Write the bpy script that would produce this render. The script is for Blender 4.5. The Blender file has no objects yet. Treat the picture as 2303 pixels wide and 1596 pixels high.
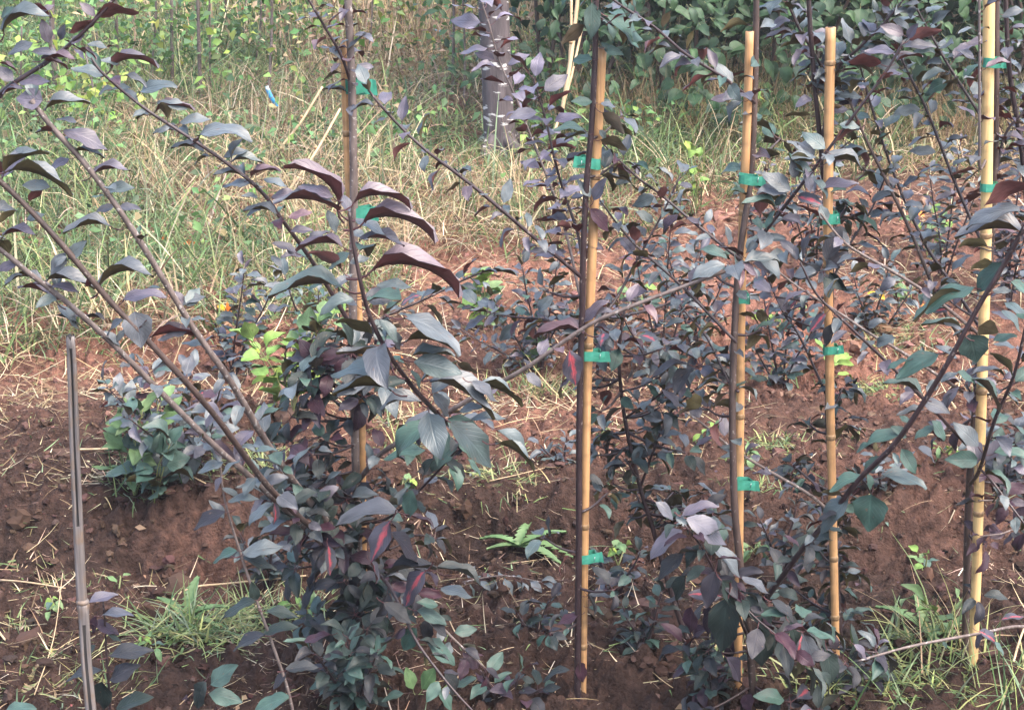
import bpy, math, random
import numpy as np
from mathutils import Vector, Matrix

random.seed(7)
rng = np.random.default_rng(11)
R = math.radians
scene = bpy.context.scene
COL = scene.collection

# ------------------------------------------------------------------ camera
CAM_H, PITCH = 1.65, R(18.0)
cam_d = bpy.data.cameras.new('camera')
cam_d.sensor_width = 36.0
cam_d.lens = 18.0 / math.tan(R(15.0))
cam_d.clip_start, cam_d.clip_end = 0.05, 400.0
cam = bpy.data.objects.new('camera', cam_d)
cam.location = (0, 0, CAM_H)
cam.rotation_euler = (R(90) - PITCH, 0, 0)
COL.objects.link(cam)
scene.camera = cam

# ------------------------------------------------------------------ world, sun, exposure
SUN_EL, SUN_AZ = R(60), R(125)           # azimuth from +Y (beyond the row) towards +X
w = bpy.data.worlds.new('World'); scene.world = w; w.use_nodes = True
nt = w.node_tree
sky = nt.nodes.new('ShaderNodeTexSky'); sky.sky_type = 'NISHITA'; sky.sun_disc = False
sky.sun_elevation = SUN_EL; sky.sun_rotation = SUN_AZ
sky.air_density = 1.0; sky.dust_density = 5.0; sky.ozone_density = 1.0
bg = nt.nodes['Background']; bg.inputs['Strength'].default_value = 0.15
nt.links.new(sky.outputs['Color'], bg.inputs['Color'])
sun_d = bpy.data.lights.new('sun', 'SUN'); sun_d.energy = 0.7; sun_d.angle = R(55); sun_d.color = (1.0, 0.94, 0.86)
sun = bpy.data.objects.new('sun', sun_d); COL.objects.link(sun)
sd = Vector((math.sin(SUN_AZ) * math.cos(SUN_EL), math.cos(SUN_AZ) * math.cos(SUN_EL), math.sin(SUN_EL)))
sun.rotation_euler = (-sd).to_track_quat('-Z', 'Y').to_euler()
sun.location = (2, 4, 8)
vs = scene.view_settings
vs.view_transform = 'Standard'; vs.look = 'None'; vs.gamma = 1.0; vs.use_curve_mapping = False
vs.exposure = 2.2

# ------------------------------------------------------------------ measuring helpers (distances in metres)
FOC, CX, CY = 4297.0, 1151.5, 798.0
RIGHT = Vector((1, 0, 0)); FWD = Vector((0, math.cos(PITCH), -math.sin(PITCH))); UPV = Vector((0, math.sin(PITCH), math.cos(PITCH)))
EYE = Vector((0, 0, CAM_H))
def ray(x, y): return RIGHT * ((x - CX) / FOC) + UPV * (-(y - CY) / FOC) + FWD
def P(x, y, Y):
    d = ray(x, y); return EYE + d * (Y / d.y)
def T(i, j, x, y):                         # a sighting inside one of nine sub-views
    return ((i * 962 + x / 2.393) / 1.2531, (j * 667 + y / 2.393) / 1.2531)

# ------------------------------------------------------------------ noise and terrain
def hash2(ix, iy, s):
    n = (ix.astype(np.int64) * 374761393 + iy.astype(np.int64) * 668265263 + s * 1442695041) & 0x7fffffff
    n = ((n ^ (n >> 13)) * 1274126177) & 0x7fffffff
    return ((n ^ (n >> 16)) & 0xffff) / 65535.0
def vnoise(x, y, s=0):
    x0 = np.floor(x); y0 = np.floor(y); fx = x - x0; fy = y - y0
    fx = fx * fx * (3 - 2 * fx); fy = fy * fy * (3 - 2 * fy)
    a = hash2(x0, y0, s); b = hash2(x0 + 1, y0, s); c = hash2(x0, y0 + 1, s); d = hash2(x0 + 1, y0 + 1, s)
    return (a + (b - a) * fx) * (1 - fy) + (c + (d - c) * fx) * fy
def sstep(a, b, v):
    t = np.clip((v - a) / (b - a), 0, 1); return t * t * (3 - 2 * t)
def h_base(x, y):
    x = np.asarray(x, float); y = np.asarray(y, float)
    n = vnoise(x * 1.7 + 9, y * 1.7 + 3, 5)
    z = 0.07 * sstep(3.72, 3.9, y + 0.22 * (n - .5)) - 0.05 * sstep(3.4, 3.72, y + 0.2 * (n - .5)) * (1 - sstep(3.7, 3.9, y))
    z = z - 0.07 * np.exp(-((y - 4.75 - .1 * (n - .5)) / .22) ** 2) * sstep(4.2, 4.5, y)
    z = z + 0.10 * (vnoise(x * .9 + 30, y * .9, 8) - .5) * sstep(5.0, 7.0, y)
    z = z + 0.05 * (vnoise(x * 2.1 + 3, y * 2.1, 9) - .5)
    return z
def h_full(x, y):
    z = h_base(x, y)
    fade = 1 - 0.75 * sstep(5.5, 8.0, y)
    a = vnoise(x * 7, y * 7, 1); b = vnoise(x * 16 + 5, y * 16, 2); c = vnoise(x * 36, y * 36 + 7, 3); d = vnoise(x * 75, y * 75, 4)
    e = vnoise(x * 130 + 2, y * 130, 6)
    lump = (1 - np.abs(2 * b - 1)) * 0.042 + np.abs(2 * c - 1) ** .7 * 0.040 + np.abs(2 * d - 1) * 0.022 + e * .006 + a * 0.035
    mask = 0.45 + 0.75 * vnoise(x * 3 + 1, y * 3 + 8, 12)
    return z + (lump - 0.06) * fade * mask
def hz(x, y): return float(h_full(np.array([x]), np.array([y]))[0])
def G(px, py):
    Y = 4.0; d = ray(px, py); t = CAM_H / -d.z
    for _ in range(12):
        p = EYE + d * t; t = (CAM_H - float(h_base(p.x, p.y))) / -d.z
    p = EYE + d * t; p.z = hz(p.x, p.y); return p

# ------------------------------------------------------------------ object helpers
ORG = {}
def tag(o, label=None, cat=None, group=None, kind=None):
    if label: o['label'] = label
    if cat: o['category'] = cat
    if group: o['group'] = group
    if kind: o['kind'] = kind
    return o
def empty(name, loc, label, cat, group=None):
    o = bpy.data.objects.new(name, None); COL.objects.link(o); o.location = loc; o.empty_display_size = .05
    ORG[o] = Vector(loc); return tag(o, label, cat, group)
def link(name, me, parent=None, M=None, origin=None):
    o = bpy.data.objects.new(name, me); COL.objects.link(o)
    M = M if M is not None else Matrix.Translation(origin if origin is not None else (0, 0, 0))
    ORG[o] = M.translation.copy()
    if parent is not None:
        o.parent = parent; o.matrix_basis = Matrix.Translation(-ORG[parent]) @ M
    else: o.matrix_basis = M
    return o
def mesh_py(name, V, F, mats, smooth=True, mi=None, uv=None):
    me = bpy.data.meshes.new(name); me.from_pydata([tuple(v) for v in V], [], F)
    for m in (mats if isinstance(mats, (list, tuple)) else [mats]): me.materials.append(m)
    if smooth: me.polygons.foreach_set('use_smooth', [True] * len(F))
    if mi is not None: me.polygons.foreach_set('material_index', mi)
    if uv is not None:
        l = me.uv_layers.new(name='UVMap'); data = []
        for f in F:
            for v in f: data += list(uv[v])
        l.data.foreach_set('uv', data)
    me.update(); return me
def mesh_np(name, V, F, mat, tint=None, smooth=True):
    """V (n,3), F (m,k) all the same k, tint (n,3)"""
    me = bpy.data.meshes.new(name); V = np.asarray(V, np.float32); F = np.asarray(F, np.int32); k = F.shape[1]
    me.vertices.add(len(V)); me.vertices.foreach_set('co', V.ravel())
    me.loops.add(F.size); me.loops.foreach_set('vertex_index', F.ravel())
    me.polygons.add(len(F)); me.polygons.foreach_set('loop_start', np.arange(0, F.size, k, dtype=np.int32))
    me.polygons.foreach_set('use_smooth', np.full(len(F), smooth))
    if tint is not None:
        a = me.attributes.new('tint', 'FLOAT_COLOR', 'POINT')
        a.data.foreach_set('color', np.concatenate([tint, np.ones((len(V), 1))], 1).astype(np.float32).ravel())
    me.materials.append(mat); me.update(calc_edges=True); me.validate(); return me

# ------------------------------------------------------------------ materials
def new_mat(name):
    m = bpy.data.materials.new(name); m.use_nodes = True
    t = m.node_tree; b = t.nodes['Principled BSDF']; return m, t, b
def N(t, kind, **kw):
    n = t.nodes.new(kind)
    for k, v in kw.items(): setattr(n, k, v)
    return n
def ramp(t, stops, interp='LINEAR'):
    r = t.nodes.new('ShaderNodeValToRGB'); e = r.color_ramp.elements; r.color_ramp.interpolation = interp
    while len(e) < len(stops): e.new(0.5)
    for i, (p, c) in enumerate(stops): e[i].position = p; e[i].color = (*c, 1)
    return r
def translucent(t, b, colsock, fac):
    tr = t.nodes.new('ShaderNodeBsdfTranslucent'); mx = t.nodes.new('ShaderNodeMixShader'); mx.inputs[0].default_value = fac
    t.links.new(colsock, tr.inputs[0]); t.links.new(b.outputs[0], mx.inputs[1]); t.links.new(tr.outputs[0], mx.inputs[2])
    t.links.new(mx.outputs[0], t.nodes['Material Output'].inputs[0])
def leaf_mat(name, cols, rough=.42, spec=.5, vein=(1.35, .5), patch=None, trans=0.0, holes=False):
    m, t, b = new_mat(name); L = t.links
    oi = N(t, 'ShaderNodeObjectInfo'); n = len(cols)
    r = ramp(t, [(i / max(1, n - 1), c) for i, c in enumerate(cols)]); L.new(oi.outputs['Random'], r.inputs[0])
    tc = N(t, 'ShaderNodeTexCoord'); sx = N(t, 'ShaderNodeSeparateXYZ'); L.new(tc.outputs['UV'], sx.inputs[0])
    # distance to midrib and slanted side veins, drawn in the leaf's own coordinates
    c0 = N(t, 'ShaderNodeMath', operation='SUBTRACT'); L.new(sx.outputs[0], c0.inputs[0]); c0.inputs[1].default_value = .5
    ab = N(t, 'ShaderNodeMath', operation='ABSOLUTE'); L.new(c0.outputs[0], ab.inputs[0])
    mid = N(t, 'ShaderNodeMapRange'); mid.inputs[1].default_value = .015; mid.inputs[2].default_value = .05; mid.inputs[3].default_value = 1; mid.inputs[4].default_value = 0
    L.new(ab.outputs[0], mid.inputs[0])
    k = N(t, 'ShaderNodeMath', operation='MULTIPLY_ADD'); L.new(ab.outputs[0], k.inputs[0]); k.inputs[1].default_value = -.75; L.new(sx.outputs[1], k.inputs[2])
    fr = N(t, 'ShaderNodeMath', operation='PINGPONG'); L.new(k.outputs[0], fr.inputs[0]); fr.inputs[1].default_value = .06
    vr = N(t, 'ShaderNodeMapRange'); vr.inputs[1].default_value = 0; vr.inputs[2].default_value = .02; vr.inputs[3].default_value = .5; vr.inputs[4].default_value = 0
    L.new(fr.outputs[0], vr.inputs[0])
    mxv = N(t, 'ShaderNodeMath', operation='MAXIMUM'); L.new(mid.outputs[0], mxv.inputs[0]); L.new(vr.outputs[0], mxv.inputs[1])
    nz = N(t, 'ShaderNodeTexNoise'); nz.inputs['Scale'].default_value = 3.0; nz.inputs['Detail'].default_value = 5
    off = N(t, 'ShaderNodeVectorMath', operation='ADD'); cmb = N(t, 'ShaderNodeCombineXYZ'); sc = N(t, 'ShaderNodeMath', operation='MULTIPLY'); sc.inputs[1].default_value = 57.0
    L.new(oi.outputs['Random'], sc.inputs[0]); L.new(sc.outputs[0], cmb.inputs[2]); L.new(tc.outputs['UV'], off.inputs[0]); L.new(cmb.outputs[0], off.inputs[1]); L.new(off.outputs[0], nz.inputs['Vector'])
    hv = N(t, 'ShaderNodeHueSaturation'); L.new(r.outputs[0], hv.inputs['Color'])
    mr = N(t, 'ShaderNodeMapRange'); mr.inputs[1].default_value = .25; mr.inputs[2].default_value = .75; mr.inputs[3].default_value = .7; mr.inputs[4].default_value = 1.35
    L.new(nz.outputs[0], mr.inputs[0]); L.new(mr.outputs[0], hv.inputs['Value'])
    mv = N(t, 'ShaderNodeMix', data_type='RGBA'); mvc = N(t, 'ShaderNodeMath', operation='MULTIPLY'); mvc.inputs[1].default_value = vein[1]
    L.new(mxv.outputs[0], mvc.inputs[0]); L.new(mvc.outputs[0], mv.inputs[0]); L.new(hv.outputs[0], mv.inputs[6])
    hv2 = N(t, 'ShaderNodeHueSaturation'); hv2.inputs['Value'].default_value = vein[0]; L.new(hv.outputs[0], hv2.inputs['Color']); L.new(hv2.outputs[0], mv.inputs[7])
    outc = mv.outputs[2]
    sk = N(t, 'ShaderNodeTexNoise'); sk.inputs['Scale'].default_value = 9.0; sk.inputs['Detail'].default_value = 2; L.new(off.outputs[0], sk.inputs['Vector'])
    sr = N(t, 'ShaderNodeMapRange'); sr.inputs[1].default_value = .68; sr.inputs[2].default_value = .72; sr.inputs[4].default_value = .7; L.new(sk.outputs[0], sr.inputs[0])
    sm = N(t, 'ShaderNodeMix', data_type='RGBA'); L.new(sr.outputs[0], sm.inputs[0]); L.new(outc, sm.inputs[6]); sm.inputs[7].default_value = (.12, .075, .05, 1); outc = sm.outputs[2]
    if patch:
        nz2 = N(t, 'ShaderNodeTexNoise'); nz2.inputs['Scale'].default_value = 4.5; nz2.inputs['Detail'].default_value = 3; L.new(off.outputs[0], nz2.inputs['Vector'])
        s = N(t, 'ShaderNodeMath', operation='MULTIPLY_ADD'); L.new(ab.outputs[0], s.inputs[0]); s.inputs[1].default_value = -1.6; L.new(nz2.outputs[0], s.inputs[2])
        pr = N(t, 'ShaderNodeMapRange'); pr.inputs[1].default_value = .24; pr.inputs[2].default_value = .50; L.new(s.outputs[0], pr.inputs[0])
        pm = N(t, 'ShaderNodeMix', data_type='RGBA'); L.new(pr.outputs[0], pm.inputs[0]); L.new(outc, pm.inputs[6]); pm.inputs[7].default_value = (*patch, 1); outc = pm.outputs[2]
    L.new(outc, b.inputs['Base Color'])
    b.inputs['Roughness'].default_value = rough; b.inputs['Specular IOR Level'].default_value = spec
    rr = N(t, 'ShaderNodeMapRange'); rr.inputs[3].default_value = rough - .1; rr.inputs[4].default_value = rough + .15; L.new(nz.outputs[0], rr.inputs[0]); L.new(rr.outputs[0], b.inputs['Roughness'])
    bp = N(t, 'ShaderNodeBump'); bp.inputs['Strength'].default_value = .35; bp.inputs['Distance'].default_value = .0015
    sb = N(t, 'ShaderNodeMath', operation='SUBTRACT'); L.new(nz.outputs[0], sb.inputs[0]); L.new(mxv.outputs[0], sb.inputs[1]); L.new(sb.outputs[0], bp.inputs['Height']); L.new(bp.outputs[0], b.inputs['Normal'])
    if trans: translucent(t, b, outc, trans)
    return m
def tint_mat(name, rough=.6, trans=.25, spec=.3):
    m, t, b = new_mat(name); a = N(t, 'ShaderNodeAttribute', attribute_name='tint')
    t.links.new(a.outputs['Color'], b.inputs['Base Color']); b.inputs['Roughness'].default_value = rough; b.inputs['Specular IOR Level'].default_value = spec
    if trans: translucent(t, b, a.outputs['Color'], trans)
    return m
def bark_mat(name, c1, c2, rough=.6, scale=60, stretch=.25, bump=.4, spots=None, bd=.002):
    m, t, b = new_mat(name); L = t.links
    tc = N(t, 'ShaderNodeTexCoord'); mp = N(t, 'ShaderNodeMapping'); mp.inputs['Scale'].default_value = (1, 1, stretch); L.new(tc.outputs['Object'], mp.inputs[0])
    nz = N(t, 'ShaderNodeTexNoise'); nz.inputs['Scale'].default_value = scale; nz.inputs['Detail'].default_value = 6; L.new(mp.outputs[0], nz.inputs['Vector'])
    r = ramp(t, [(.3, c1), (.7, c2)]); L.new(nz.outputs[0], r.inputs[0]); out = r.outputs[0]
    if spots:
        vo = N(t, 'ShaderNodeTexNoise'); vo.inputs['Scale'].default_value = spots[1]; vo.inputs['Detail'].default_value = spots[4] if len(spots) > 4 else 2
        mp2 = N(t, 'ShaderNodeMapping'); mp2.inputs['Scale'].default_value = (1, 1, spots[2]); L.new(tc.outputs['Object'], mp2.inputs[0]); L.new(mp2.outputs[0], vo.inputs['Vector'])
        pr = N(t, 'ShaderNodeMapRange'); pr.inputs[1].default_value = spots[3]; pr.inputs[2].default_value = spots[3] + .04; L.new(vo.outputs[0], pr.inputs[0])
        mx = N(t, 'ShaderNodeMix', data_type='RGBA'); L.new(pr.outputs[0], mx.inputs[0]); L.new(out, mx.inputs[6]); mx.inputs[7].default_value = (*spots[0], 1); out = mx.outputs[2]
    L.new(out, b.inputs['Base Color']); b.inputs['Roughness'].default_value = rough
    bp = N(t, 'ShaderNodeBump'); bp.inputs['Strength'].default_value = bump; bp.inputs['Distance'].default_value = bd; L.new(nz.outputs[0], bp.inputs['Height']); L.new(bp.outputs[0], b.inputs['Normal'])
    return m
# leaf colour sets: (upper, under)
U_OLIVE = leaf_mat('leaf under olive', [(.105, .09, .042), (.14, .115, .055), (.12, .09, .06)], .55, .35, (1.5, .5), trans=.3)
U_MAROON = leaf_mat('leaf under maroon', [(.19, .060, .058), (.15, .062, .055), (.20, .085, .078)], .5, .4, (1.3, .4), trans=.3)
U_GREY = leaf_mat('leaf under grey', [(.075, .078, .058), (.065, .066, .05), (.08, .062, .055)], .55, .3, (1.4, .4), trans=.12)
LS = {
 'purple': (leaf_mat('leaf purple', [(.056, .046, .064), (.080, .070, .092), (.058, .062, .076), (.066, .050, .062)], .40, .6), U_MAROON),
 'grey': (leaf_mat('leaf slate', [(.052, .070, .074), (.080, .096, .102), (.060, .064, .074), (.054, .084, .078)], .40, .6), U_OLIVE),
 'lilac': (leaf_mat('leaf lilac', [(.115, .098, .135), (.14, .122, .16), (.10, .095, .12)], .42, .6), U_MAROON),
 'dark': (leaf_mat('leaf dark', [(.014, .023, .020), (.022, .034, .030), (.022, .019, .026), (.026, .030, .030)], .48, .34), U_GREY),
 'green': (leaf_mat('leaf blue green', [(.030, .066, .050), (.046, .086, .068), (.038, .066, .056)], .46, .45), U_OLIVE),
 'red': (leaf_mat('leaf young red', [(.085, .055, .070), (.090, .070, .085), (.10, .05, .058)], .40, .6), U_MAROON),
 'patch': (leaf_mat('leaf red patched', [(.05, .045, .062), (.045, .05, .06)], .42, .5, patch=(.36, .060, .075)), U_MAROON),
 'wine': (leaf_mat('leaf dark wine', [(.026, .014, .022), (.042, .016, .025), (.024, .019, .030)], .46, .36), U_MAROON),
 'lime': (leaf_mat('weed leaf lime', [(.22, .34, .075), (.17, .30, .08), (.30, .38, .07)], .5, .35, trans=.3), leaf_mat('weed under lime', [(.2, .3, .1), (.25, .33, .1)], .6, .3, trans=.3)),
 'weed': (leaf_mat('weed leaf green', [(.14, .225, .095), (.105, .185, .075), (.17, .245, .11)], .5, .35, trans=.2), leaf_mat('weed under green', [(.12, .19, .1), (.1, .17, .1)], .6, .3, trans=.2)),
 'hedge': (leaf_mat('hedge leaf', [(.020, .052, .022), (.032, .075, .030), (.026, .050, .030), (.045, .095, .034)], .48, .35, trans=.1), leaf_mat('hedge under', [(.06, .11, .055), (.07, .10, .06)], .6, .3, trans=.15)),
 'yellow': (leaf_mat('fallen yellow', [(.68, .40, .03), (.75, .48, .05)], .6, .3, trans=.2),) * 2,
 'orange': (leaf_mat('fallen orange', [(.62, .20, .03), (.55, .14, .03)], .6, .3, trans=.2),) * 2,
}
M_PET = bark_mat('petiole', (.06, .02, .025), (.10, .035, .035), .5)
M_PETG = bark_mat('petiole green', (.14, .17, .06), (.2, .2, .08), .5)
M_BARK_D = bark_mat('bark dark purple', (.020, .012, .013), (.050, .030, .032), .42, 90, .3, .4, ((.16, .13, .12), 160, .6, .66))
M_BARK_G = bark_mat('bark grey', (.078, .057, .050), (.175, .135, .120), .6, 90, .35, .6, ((.30, .27, .25), 150, 1.0, .63))
M_BARK_B = bark_mat('bark brown', (.035, .022, .018), (.09, .058, .048), .55, 80, .25, .5, ((.17, .14, .12), 150, .8, .66))
M_BIG = bark_mat('bark old trunk', (.045, .035, .038), (.115, .092, .095), .8, 34, .22, .9, ((.50, .48, .46), 13, 3.6, .585, 6), .012)
M_STRAW = bark_mat('dry cane', (.36, .25, .14), (.55, .41, .25), .65, 40, .1, .3)
M_GRASS = tint_mat('grass blades', .55, .3, .3)
M_DRY = tint_mat('dry straw', .7, .15, .2)
M_FOL = tint_mat('far foliage', .5, .25, .4)
M_CLOD = tint_mat('clod', .95, 0, .1)

def bamboo_mat(name, c1, c2, c3):
    m, t, b = new_mat(name); L = t.links
    tc = N(t, 'ShaderNodeTexCoord'); mp = N(t, 'ShaderNodeMapping'); mp.inputs['Scale'].default_value = (1, 1, .03); L.new(tc.outputs['Object'], mp.inputs[0])
    nz = N(t, 'ShaderNodeTexNoise'); nz.inputs['Scale'].default_value = 260; nz.inputs['Detail'].default_value = 4; L.new(mp.outputs[0], nz.inputs['Vector'])
    r = ramp(t, [(.28, c1), (.62, c2), (.85, c3)]); L.new(nz.outputs[0], r.inputs[0])
    n2 = N(t, 'ShaderNodeTexNoise'); n2.inputs['Scale'].default_value = 30; n2.inputs['Detail'].default_value = 7; L.new(tc.outputs['Object'], n2.inputs['Vector'])
    pr = N(t, 'ShaderNodeMapRange'); pr.inputs[1].default_value = .50; pr.inputs[2].default_value = .72; L.new(n2.outputs[0], pr.inputs[0]); 
    k = N(t, 'ShaderNodeMath', operation='MULTIPLY'); k.inputs[1].default_value = .75; L.new(pr.outputs[0], k.inputs[0])
    mx = N(t, 'ShaderNodeMix', data_type='RGBA'); L.new(k.outputs[0], mx.inputs[0]); L.new(r.outputs[0], mx.inputs[6]); mx.inputs[7].default_value = (.20, .12, .06, 1)
    L.new(mx.outputs[2], b.inputs['Base Color']); b.inputs['Roughness'].default_value = .5
    bp = N(t, 'ShaderNodeBump'); bp.inputs['Strength'].default_value = .2; bp.inputs['Distance'].default_value = .001; L.new(nz.outputs[0], bp.inputs['Height']); L.new(bp.outputs[0], b.inputs['Normal'])
    return m
M_BAM = bamboo_mat('bamboo', (.38, .205, .09), (.54, .305, .135), (.60, .375, .20))
M_BAMY = bamboo_mat('bamboo pale', (.58, .37, .15), (.72, .49, .22), (.76, .57, .31))
M_NODE = bark_mat('bamboo node', (.15, .09, .045), (.40, .25, .12), .6, 90, 1)
M_OLD = bamboo_mat('weathered bamboo', (.10, .088, .083), (.20, .175, .165), (.30, .265, .25))
M_OLDIN = bark_mat('shaded hollow', (.010, .009, .009), (.035, .030, .028), .8)  # near-black: shade inside the split put into the colour
def tie_mat():
    m, t, b = new_mat('green tape'); tc = N(t, 'ShaderNodeTexCoord'); nz = N(t, 'ShaderNodeTexNoise'); nz.inputs['Scale'].default_value = 70; t.links.new(tc.outputs['Object'], nz.inputs['Vector'])
    r = ramp(t, [(.3, (.035, .24, .15)), (.7, (.07, .36, .25))]); t.links.new(nz.outputs[0], r.inputs[0]); t.links.new(r.outputs[0], b.inputs['Base Color'])
    b.inputs['Roughness'].default_value = .6; translucent(t, b, r.outputs[0], .15); return m
M_TIE = tie_mat()
def plain(name, c, rough=.5, metal=0):
    m, t, b = new_mat(name); tc = N(t, 'ShaderNodeTexCoord'); nz = N(t, 'ShaderNodeTexNoise'); nz.inputs['Scale'].default_value = 50; t.links.new(tc.outputs['Object'], nz.inputs['Vector'])
    r = ramp(t, [(.3, tuple(v * .8 for v in c)), (.7, c)]); t.links.new(nz.outputs[0], r.inputs[0]); t.links.new(r.outputs[0], b.inputs['Base Color']); b.inputs['Roughness'].default_value = rough; b.inputs['Metallic'].default_value = metal; return m
M_STAPLE = plain('staple', (.75, .75, .75), .3, 1); M_STRING = plain('dark string', (.03, .025, .025), .7); M_BLUE = plain('blue tag', (.03, .32, .65), .45); M_REDT = plain('red tag', (.7, .04, .08), .5); M_CYAN = plain('pale blue tape', (.25, .55, .8), .5)

def soil_mat():
    m, t, b = new_mat('soil'); L = t.links
    tc = N(t, 'ShaderNodeTexCoord')
    n1 = N(t, 'ShaderNodeTexNoise'); n1.inputs['Scale'].default_value = 1.1; n1.inputs['Detail'].default_value = 4; L.new(tc.outputs['Object'], n1.inputs['Vector'])
    n2 = N(t, 'ShaderNodeTexNoise'); n2.inputs['Scale'].default_value = 38; n2.inputs['Detail'].default_value = 8; n2.inputs['Roughness'].default_value = .65; L.new(tc.outputs['Object'], n2.inputs['Vector'])
    n3 = N(t, 'ShaderNodeTexNoise'); n3.inputs['Scale'].default_value = 170; n3.inputs['Detail'].default_value = 6; L.new(tc.outputs['Object'], n3.inputs['Vector'])
    r1 = ramp(t, [(.36, (.036, .023, .019)), (.62, (.072, .042, .033))]); L.new(n1.outputs[0], r1.inputs[0])
    r2 = ramp(t, [(.30, (.38, .36, .35)), (.52, (1, 1, 1)), (.74, (1.75, 1.65, 1.58))]); L.new(n2.outputs[0], r2.inputs[0])
    mx = N(t, 'ShaderNodeMix', data_type='RGBA', blend_type='MULTIPLY'); mx.inputs[0].default_value = 1; L.new(r1.outputs[0], mx.inputs[6]); L.new(r2.outputs[0], mx.inputs[7])
    # dry, redder field soil farther on, colour also brightened to offset foliage shade
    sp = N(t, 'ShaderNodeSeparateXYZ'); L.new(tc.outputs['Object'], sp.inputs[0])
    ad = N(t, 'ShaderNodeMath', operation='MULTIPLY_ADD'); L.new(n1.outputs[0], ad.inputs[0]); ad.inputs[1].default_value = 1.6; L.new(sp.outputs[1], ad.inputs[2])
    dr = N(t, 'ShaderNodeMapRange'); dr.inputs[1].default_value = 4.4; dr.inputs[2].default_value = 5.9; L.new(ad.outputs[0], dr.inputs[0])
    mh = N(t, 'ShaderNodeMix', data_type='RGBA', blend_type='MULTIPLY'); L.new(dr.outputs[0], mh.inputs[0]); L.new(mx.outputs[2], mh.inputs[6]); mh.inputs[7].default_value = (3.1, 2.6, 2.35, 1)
    L.new(mh.outputs[2], b.inputs['Base Color']); b.inputs['Roughness'].default_value = .95; b.inputs['Specular IOR Level'].default_value = .15
    av = N(t, 'ShaderNodeMath', operation='MULTIPLY_ADD'); L.new(n3.outputs[0], av.inputs[0]); av.inputs[1].default_value = .35; L.new(n2.outputs[0], av.inputs[2])
    bp = N(t, 'ShaderNodeBump'); bp.inputs['Strength'].default_value = 1.0; bp.inputs['Distance'].default_value = .022; L.new(av.outputs[0], bp.inputs['Height']); L.new(bp.outputs[0], b.inputs['Normal'])
    return m
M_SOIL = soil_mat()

# ------------------------------------------------------------------ ground
def axis(fine0, fine1, step, lo, hi, g=1.12):
    mid = list(np.arange(fine0, fine1 + 1e-9, step)); up = []; s = step; v = mid[-1]
    while v < hi: s *= g; v += s; up.append(v)
    dn = []; s = step; v = mid[0]
    while v > lo: s *= g; v -= s; dn.append(v)
    return np.array(dn[::-1] + mid + up)
gx = axis(-1.25, 1.25, .0075, -120, 120); gy = axis(2.55, 4.7, .0075, -30, 220, 1.02)
XX, YY = np.meshgrid(gx, gy); ZZ = h_full(XX, YY); nx, ny = len(gx), len(gy)
idx = np.arange(nx * ny).reshape(ny, nx)
GF = np.stack([idx[:-1, :-1], idx[:-1, 1:], idx[1:, 1:], idx[1:, :-1]], -1).reshape(-1, 4)
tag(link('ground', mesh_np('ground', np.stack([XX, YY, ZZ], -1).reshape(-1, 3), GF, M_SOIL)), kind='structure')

# ------------------------------------------------------------------ strand / foliage builders (one mesh each)
def jit(c, n, a=.2):
    c = np.asarray(c, float); return np.clip(c * (1 + a * rng.standard_normal((n, 1))) * (1 + .06 * rng.standard_normal((n, 3))), .004, .95)
def pick(cols, wts, n, a=.2):
    k = rng.choice(len(cols), n, p=np.array(wts) / sum(wts)); return jit(np.array(cols)[k], n, a)
def blades(base, az, tilt, bend, length, width, tint, rows=5):
    """curved tapering ribbons; tilt from the vertical at the foot, bend added along the length"""
    n = len(base); t = np.linspace(0, 1, rows); p = np.array(base, float).copy(); V = np.zeros((n, rows, 2, 3)); 
    side = np.stack([-np.sin(az), np.cos(az), np.zeros(n)], -1)
    tw = rng.uniform(-1, 1, n)
    for i in range(rows):
        ang = tilt + bend * t[i]
        d = np.stack([np.sin(ang) * np.cos(az), np.sin(ang) * np.sin(az), np.cos(ang)], -1)
        if i: p = p + d * (length / (rows - 1))[:, None]
        wv = (width * (1 - .85 * t[i] ** 1.6) * .5)[:, None]
        s2 = side * np.cos(tw * t[i])[:, None] + np.cross(d, side) * np.sin(tw * t[i])[:, None]
        V[:, i, 0] = p - s2 * wv; V[:, i, 1] = p + s2 * wv
    # keep blades above the soil
    gz = h_base(V[..., 0], V[..., 1]); V[..., 2] = np.maximum(V[..., 2], gz + .004 + .012 * (V[..., 2] < gz) * rng.random((n, 1, 1)))
    b = (np.arange(n) * rows * 2)[:, None]; F = []
    for i in range(rows - 1): F.append(np.concatenate([b + 2 * i, b + 2 * i + 1, b + 2 * i + 3, b + 2 * i + 2], 1))
    return V.reshape(-1, 3), np.concatenate(F, 0), np.repeat(tint, rows * 2, 0)
def leafcloud(pts, size, tint, up=.5, wr=.3):
    n = len(pts); d = rng.standard_normal((n, 3)); d[:, 2] = d[:, 2] * .5 - .25; d /= np.linalg.norm(d, axis=1)[:, None]
    u = rng.standard_normal((n, 3)) * up + np.array([0, -.25, 1.0]); z = u - d * (u * d).sum(1)[:, None]; z /= np.linalg.norm(z, axis=1)[:, None]
    x = np.cross(d, z); s = np.asarray(size)[:, None]; w_ = wr * rng.uniform(.8, 1.2, (n, 1))
    b = np.asarray(pts); L = [b, b + (d * .42 - x * w_ + z * .08) * s, b + (d * .42 + x * w_ + z * .08) * s, b + (d * .45 - z * .03) * s, b + (d * 1.0 - z * .18) * s]
    V = np.stack(L, 1).reshape(-1, 3); k = (np.arange(n) * 5)[:, None]
    F = np.concatenate([np.concatenate([k, k + 3, k + 1], 1), np.concatenate([k, k + 2, k + 3], 1), np.concatenate([k + 1, k + 3, k + 4], 1), np.concatenate([k + 3, k + 2, k + 4], 1)], 0)
    return V, F, np.repeat(tint, 5, 0)
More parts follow.
